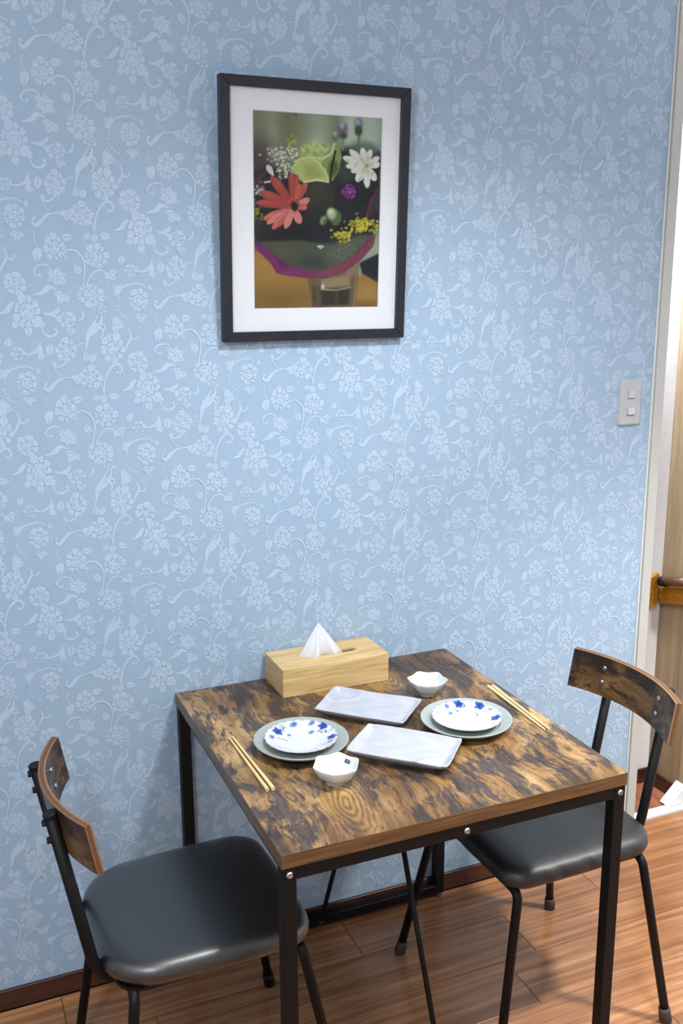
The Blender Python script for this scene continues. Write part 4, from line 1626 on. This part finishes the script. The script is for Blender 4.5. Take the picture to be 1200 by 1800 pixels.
    full[:top_n] = img
    # first lip row: brushed grey accents
    o = obj('side_plate', (vs, fs), M['plate_paint'], None, loc, (0, 0, rz), smooth=True)
    set_colors(o.data, to_lin(full) * 0.70)
    recalc(o.data)
    return tag(o, label, 'plate', 'white flower plates')


flower_plate((PLL[0] - 0.001, PLL[1] - 0.002, ZT + 0.0088), 0, [
    ('big', -0.033, 0.048, 1.1, 20), ('pale', -0.020, 0.0605, 1.1, 30), ('pet', -0.052, 0.028, 1.0, 60), ('pet', -0.013, 0.035, 0.6, 20),
    ('pet', 0.006, 0.0615, 1.2, 20), ('pet', 0.042, 0.050, 1.0, 10), ('pet', 0.032, 0.027, 0.85, 10), ('big', 0.060, 0.029, 1.15, 70), ('big', 0.058, -0.021, 1.0, 200),
    ('pet', 0.048, -0.036, 0.9, 200), ('pale', 0.066, 0.004, 0.8, 0), ('ber', -0.036, 0.026, 0.012, -0.007), ('ber', -0.020, 0.052, 0.007, 0.003), ('ber', 0.047, 0.024, 0.002, -0.012),
    ('ber', 0.056, 0.012, 0.003, -0.006), ('pale', 0.036, -0.036, 0.7, 180), ('ber', -0.055, -0.018, 0.008, -0.006), ('pale', 0.010, -0.058, 0.8, 0)],
    'white scalloped side plate with blue flowers on the grey plate beside the left chair')
flower_plate((PLR[0], PLR[1] - 0.002, ZT + 0.0088), 0, [
    ('big', 0.016, 0.0615, 1.1, 60), ('pet', -0.013, 0.0615, 1.0, 60), ('pet', -0.016, 0.041, 0.8, 10), ('big', 0.053, 0.036, 1.2, 100), ('pale', 0.051, 0.015, 1.0, 0),
    ('ber', 0.033, 0.013, 0.004, 0.006), ('mark', 0.0645, 0.013), ('big', 0.054, -0.027, 1.15, 30), ('pale', 0.037, -0.046, 1.0, 180), ('pale', -0.046, 0.040, 1.0, 60),
    ('ber', 0.021, 0.052, 0.006, 0.003), ('ber', 0.003, 0.050, 0.003, -0.008), ('pale', -0.055, -0.018, 0.8, 100), ('ber', -0.045, -0.040, 0.006, -0.006)],
    'white scalloped side plate with blue flowers on the grey plate beside the right chair')


# rectangular serving dishes
def tray(loc, rz, label, flip):
    NX, NY = 72, 46
    lx_, ly_ = 0.1015, 0.0645
    vs, cols = [], []
    rs = random.Random(9 if flip else 5)
    p1, p2 = rs.uniform(0, 6), rs.uniform(0, 6)
    def outline(u, v):
        """u,v in -1..1 -> rounded, slightly wavy rectangle"""
        x = lx_ * u * (1 + 0.012 * math.sin(2.2 * v + p1))
        y = ly_ * v * (1 + 0.016 * math.sin(2.6 * u + p2))
        cr = (abs(u) ** 8) * (abs(v) ** 8)
        x *= 1 - 0.022 * cr; y *= 1 - 0.034 * cr
        return x, y
    for j in range(NY + 1):
        for i in range(NX + 1):
            u0, v0 = -1 + 2 * i / NX, -1 + 2 * j / NY
            u = math.copysign(abs(u0) ** 0.8, u0); v = math.copysign(abs(v0) ** 0.8, v0)
            x, y = outline(u, v)
            ex = max(0.0, (abs(x) - (lx_ - 0.017)) / 0.017)
            ey = max(0.0, (abs(y) - (ly_ - 0.015)) / 0.015)
            e = min(1.0, math.sqrt(ex * ex + ey * ey))
            z = 0.0105 + 0.0115 * e ** 1.5
            z += 0.0006 * math.sin(y * 1050 + 2.2 * math.sin(x * 40)) * (1 - e)
            # condiment corner: a curved low ridge near one corner
            d = math.hypot((x - lx_ * 0.98) / 0.062, (y + ly_ * 0.95) / 0.052)
            z += 0.0030 * math.exp(-((d - 1) / 0.10) ** 2) * (1 - e * 0.6)
            if d < 1:
                z -= 0.0012 * (1 - e) * min(1, (1 - d) * 4)
            vs.append((x, y, z))
            tint = math.exp(-((x + 0.06) / 0.035) ** 2 - ((y + 0.03) / 0.05) ** 2) + 0.7 * math.exp(-((x - 0.07) / 0.03) ** 2 - ((y - 0.03) / 0.04) ** 2)
            n = 0.5 + 0.5 * math.sin(x * 90 + 3 * math.sin(y * 60 + p1))
            c = np.array((170, 175, 186.0)) + n * 7
            c = c * (1 - 0.35 * tint) + np.array((184, 168, 178.0)) * 0.35 * tint
            cols.append(c)
    fs = []
    w = NX + 1
    for j in range(NY):
        for i in range(NX):
            a = j * w + i
            fs.append((a, a + 1, a + 1 + w, a + w))
    border = [i for i in range(w)] + [j * w + NX for j in range(1, NY + 1)] + [NY * w + i for i in range(NX - 1, -1, -1)] + [j * w for j in range(NY - 1, 0, -1)]
    prev = border
    for sc, dz in ((1.008, -0.0016), (0.992, -0.0040), (0.86, None), (0.72, 'f'), (0.71, 'g')):
        row = []
        for b_ in border:
            x, y, z = vs[b_]
            zz = z + dz if isinstance(dz, float) else {None: 0.0075, 'f': 0.0045, 'g': 0.0}[dz]
            row.append(len(vs)); vs.append((x * sc, y * sc, zz)); cols.append(np.array((166, 170, 180.0)))
        nb = len(border)
        for k in range(nb):
            fs.append((prev[k], row[k], row[(k + 1) % nb], prev[(k + 1) % nb]))
        prev = row
    fs.append(tuple(prev))
    o = obj('serving_dish', (vs, fs), M['tray'], None, loc, (0, 0, rz), smooth=True)
    set_colors(o.data, to_lin(np.array(cols)))
    recalc(o.data)
    return tag(o, label, 'dish', 'rectangular serving dishes')


tray((0.2755, -0.276, ZT), math.radians(-44.5 + 180), 'long white rectangular serving dish nearer the tissue box', False)
tray((0.2630, -0.479, ZT), math.radians(-44.0), 'long white rectangular serving dish nearer the front edge of the table', True)


# hexagonal bowls
def bowl_mesh(rot):
    def hexr(a, amt):
        a = (a - rot) % (math.pi / 3)
        h = math.cos(math.pi / 6) / math.cos(a - math.pi / 6)
        h = min(h, 0.965) / 0.965
        return 1 * (1 - amt) + h * amt
    R, H = 0.0455, 0.0365
    prof = [(0.0, 0.0055, 0.0), (0.010, 0.0058, 0.1), (0.018, 0.0078, 0.3), (0.027, 0.0135, 0.7), (0.035, 0.0225, 0.9), (0.0405, 0.0305, 1.0), (R - 0.0022, H - 0.001, 1.0),
            (R - 0.0012, H, 1.0), (R - 0.0002, H - 0.0002, 1.0), (R, H - 0.0014, 1.0), (0.0425, 0.0285, 1.0), (0.037, 0.0195, 0.9), (0.030, 0.0115, 0.75), (0.0225, 0.0060, 0.45),
            (0.0205, 0.0045, 0.2), (0.0200, 0.0005, 0.1), (0.0194, 0.0, 0.1), (0.0168, 0.0, 0.1), (0.0160, 0.0012, 0.1), (0.0, 0.0016, 0.0)]
    prof2 = [(r, z, t * min(1.0, max(0.0, z) / H) if z > 0.02 else 0.0) if False else (r, z, t) for r, z, t in prof]
    def zf(a, t):
        if t < 1.0:
            return 0.0
        return 0.0010 * math.cos(6 * (a - rot))
    return polar(prof2, lambda a, t: hexr(a, t), lambda a, t: zf(a, t), 120)


def bowl(loc, rot, label):
    t = obj('small_bowl', bowl_mesh(rot), M['porcelain'], None, loc, smooth=True)
    recalc(t.data)
    return tag(t, label, 'bowl', 'small hexagonal bowls')


B1 = bowl((0.0950, -0.5255, ZT), math.radians(0), 'small white hexagonal bowl with a black mark inside, near the left chopsticks')
bowl((0.4405, -0.2385, ZT), math.radians(30), 'small white hexagonal bowl between the tissue box and the right plate')
# black printed mark inside the first bowl
mk_a = math.radians(28)
rad, zc = 0.0339, 0.0278
mk_vs, mk_fs = [], []
def mark_quad(u0, u1, v0, v1):
    k = len(mk_vs)
    mk_vs.extend([(u0, 0, v0), (u1, 0, v0), (u1, 0, v1), (u0, 0, v1), (u0, 0.0003, v0), (u1, 0.0003, v0), (u1, 0.0003, v1), (u0, 0.0003, v1)])
    mk_fs.extend([(k, k + 1, k + 2, k + 3), (k + 7, k + 6, k + 5, k + 4), (k, k + 4, k + 5, k + 1), (k + 1, k + 5, k + 6, k + 2), (k + 2, k + 6, k + 7, k + 3), (k + 3, k + 7, k + 4, k)])
mark_quad(-0.0062, 0.0062, -0.0036, -0.0018)
mark_quad(-0.0056, 0.0056, 0.0018, 0.0030)
mark_quad(-0.0058, -0.0044, -0.0018, 0.0018)
mark_quad(0.0044, 0.0058, -0.0018, 0.0018)
for i in range(5):
    x = -0.0034 + i * 0.0016
    mark_quad(x, x + 0.0008, -0.0013, 0.0013)
mko = obj('maker_mark', (mk_vs, mk_fs), M['ink_and_shade'], B1, (rad * math.cos(mk_a), rad * math.sin(mk_a), zc))
mko.rotation_euler = (Vector((-math.cos(mk_a), -math.sin(mk_a), 0.56)).to_track_quat('-Y', 'Z')).to_euler()
mko['label'] = 'tiny black printed mark'


# chopsticks
def chopstick(p_thick, p_tip, label, zoff=0.0):
    a, b2 = Vector((p_thick[0], p_thick[1], 0)), Vector((p_tip[0], p_tip[1], 0))
    d = b2 - a
    ln = d.length
    n = 14
    vs, fs = [], []
    seg = 12
    for i in range(n + 1):
        t = i / n
        r = 0.0034 * (1 - t) + 0.0021 * t
        rnd = min(1.0, max(0.0, (t - 0.1) / 0.3))
        if i == n:
            r *= 0.9
        for k in range(seg):
            an = 2 * math.pi * (k + 0.5) / seg
            c, s = math.cos(an), math.sin(an)
            sq = 1.0 / max(abs(c), abs(s))
            q = r * ((1 - rnd) * min(sq, 1.16) + rnd)
            vs.append((q * c, ln * t, 0.0035 * (1 - t) + 0.0022 * t + q * s))
    for i in range(n):
        for k in range(seg):
            k2 = (k + 1) % seg
            fs.append((i * seg + k, i * seg + k2, (i + 1) * seg + k2, (i + 1) * seg + k))
    fs.append(tuple(range(seg))[::-1]); fs.append(tuple(range(n * seg, (n + 1) * seg)))
    zmin = min(v[2] for v in vs)
    vs = [(x, y, z - zmin * (1 if z < 0.003 else 0)) for x, y, z in vs]
    o = obj('chopstick', (vs, fs), M['chop'], None, (a.x, a.y, ZT + 0.0001), (0, 0, math.atan2(-d.x, d.y)))
    recalc(o.data)
    return tag(o, label, 'chopstick', 'pale bamboo chopsticks')


chopstick((-0.0350, -0.509), (-0.0365, -0.275), 'pale bamboo chopstick nearest the left edge of the table')
chopstick((-0.0235, -0.510), (-0.0290, -0.274), 'pale bamboo chopstick of the left pair, nearer the left plate')
chopstick((0.5855, -0.265), (0.5760, -0.502), 'pale bamboo chopstick of the right pair, nearer the right plate')
chopstick((0.5960, -0.266), (0.5850, -0.503), 'pale bamboo chopstick nearest the right edge of the table')
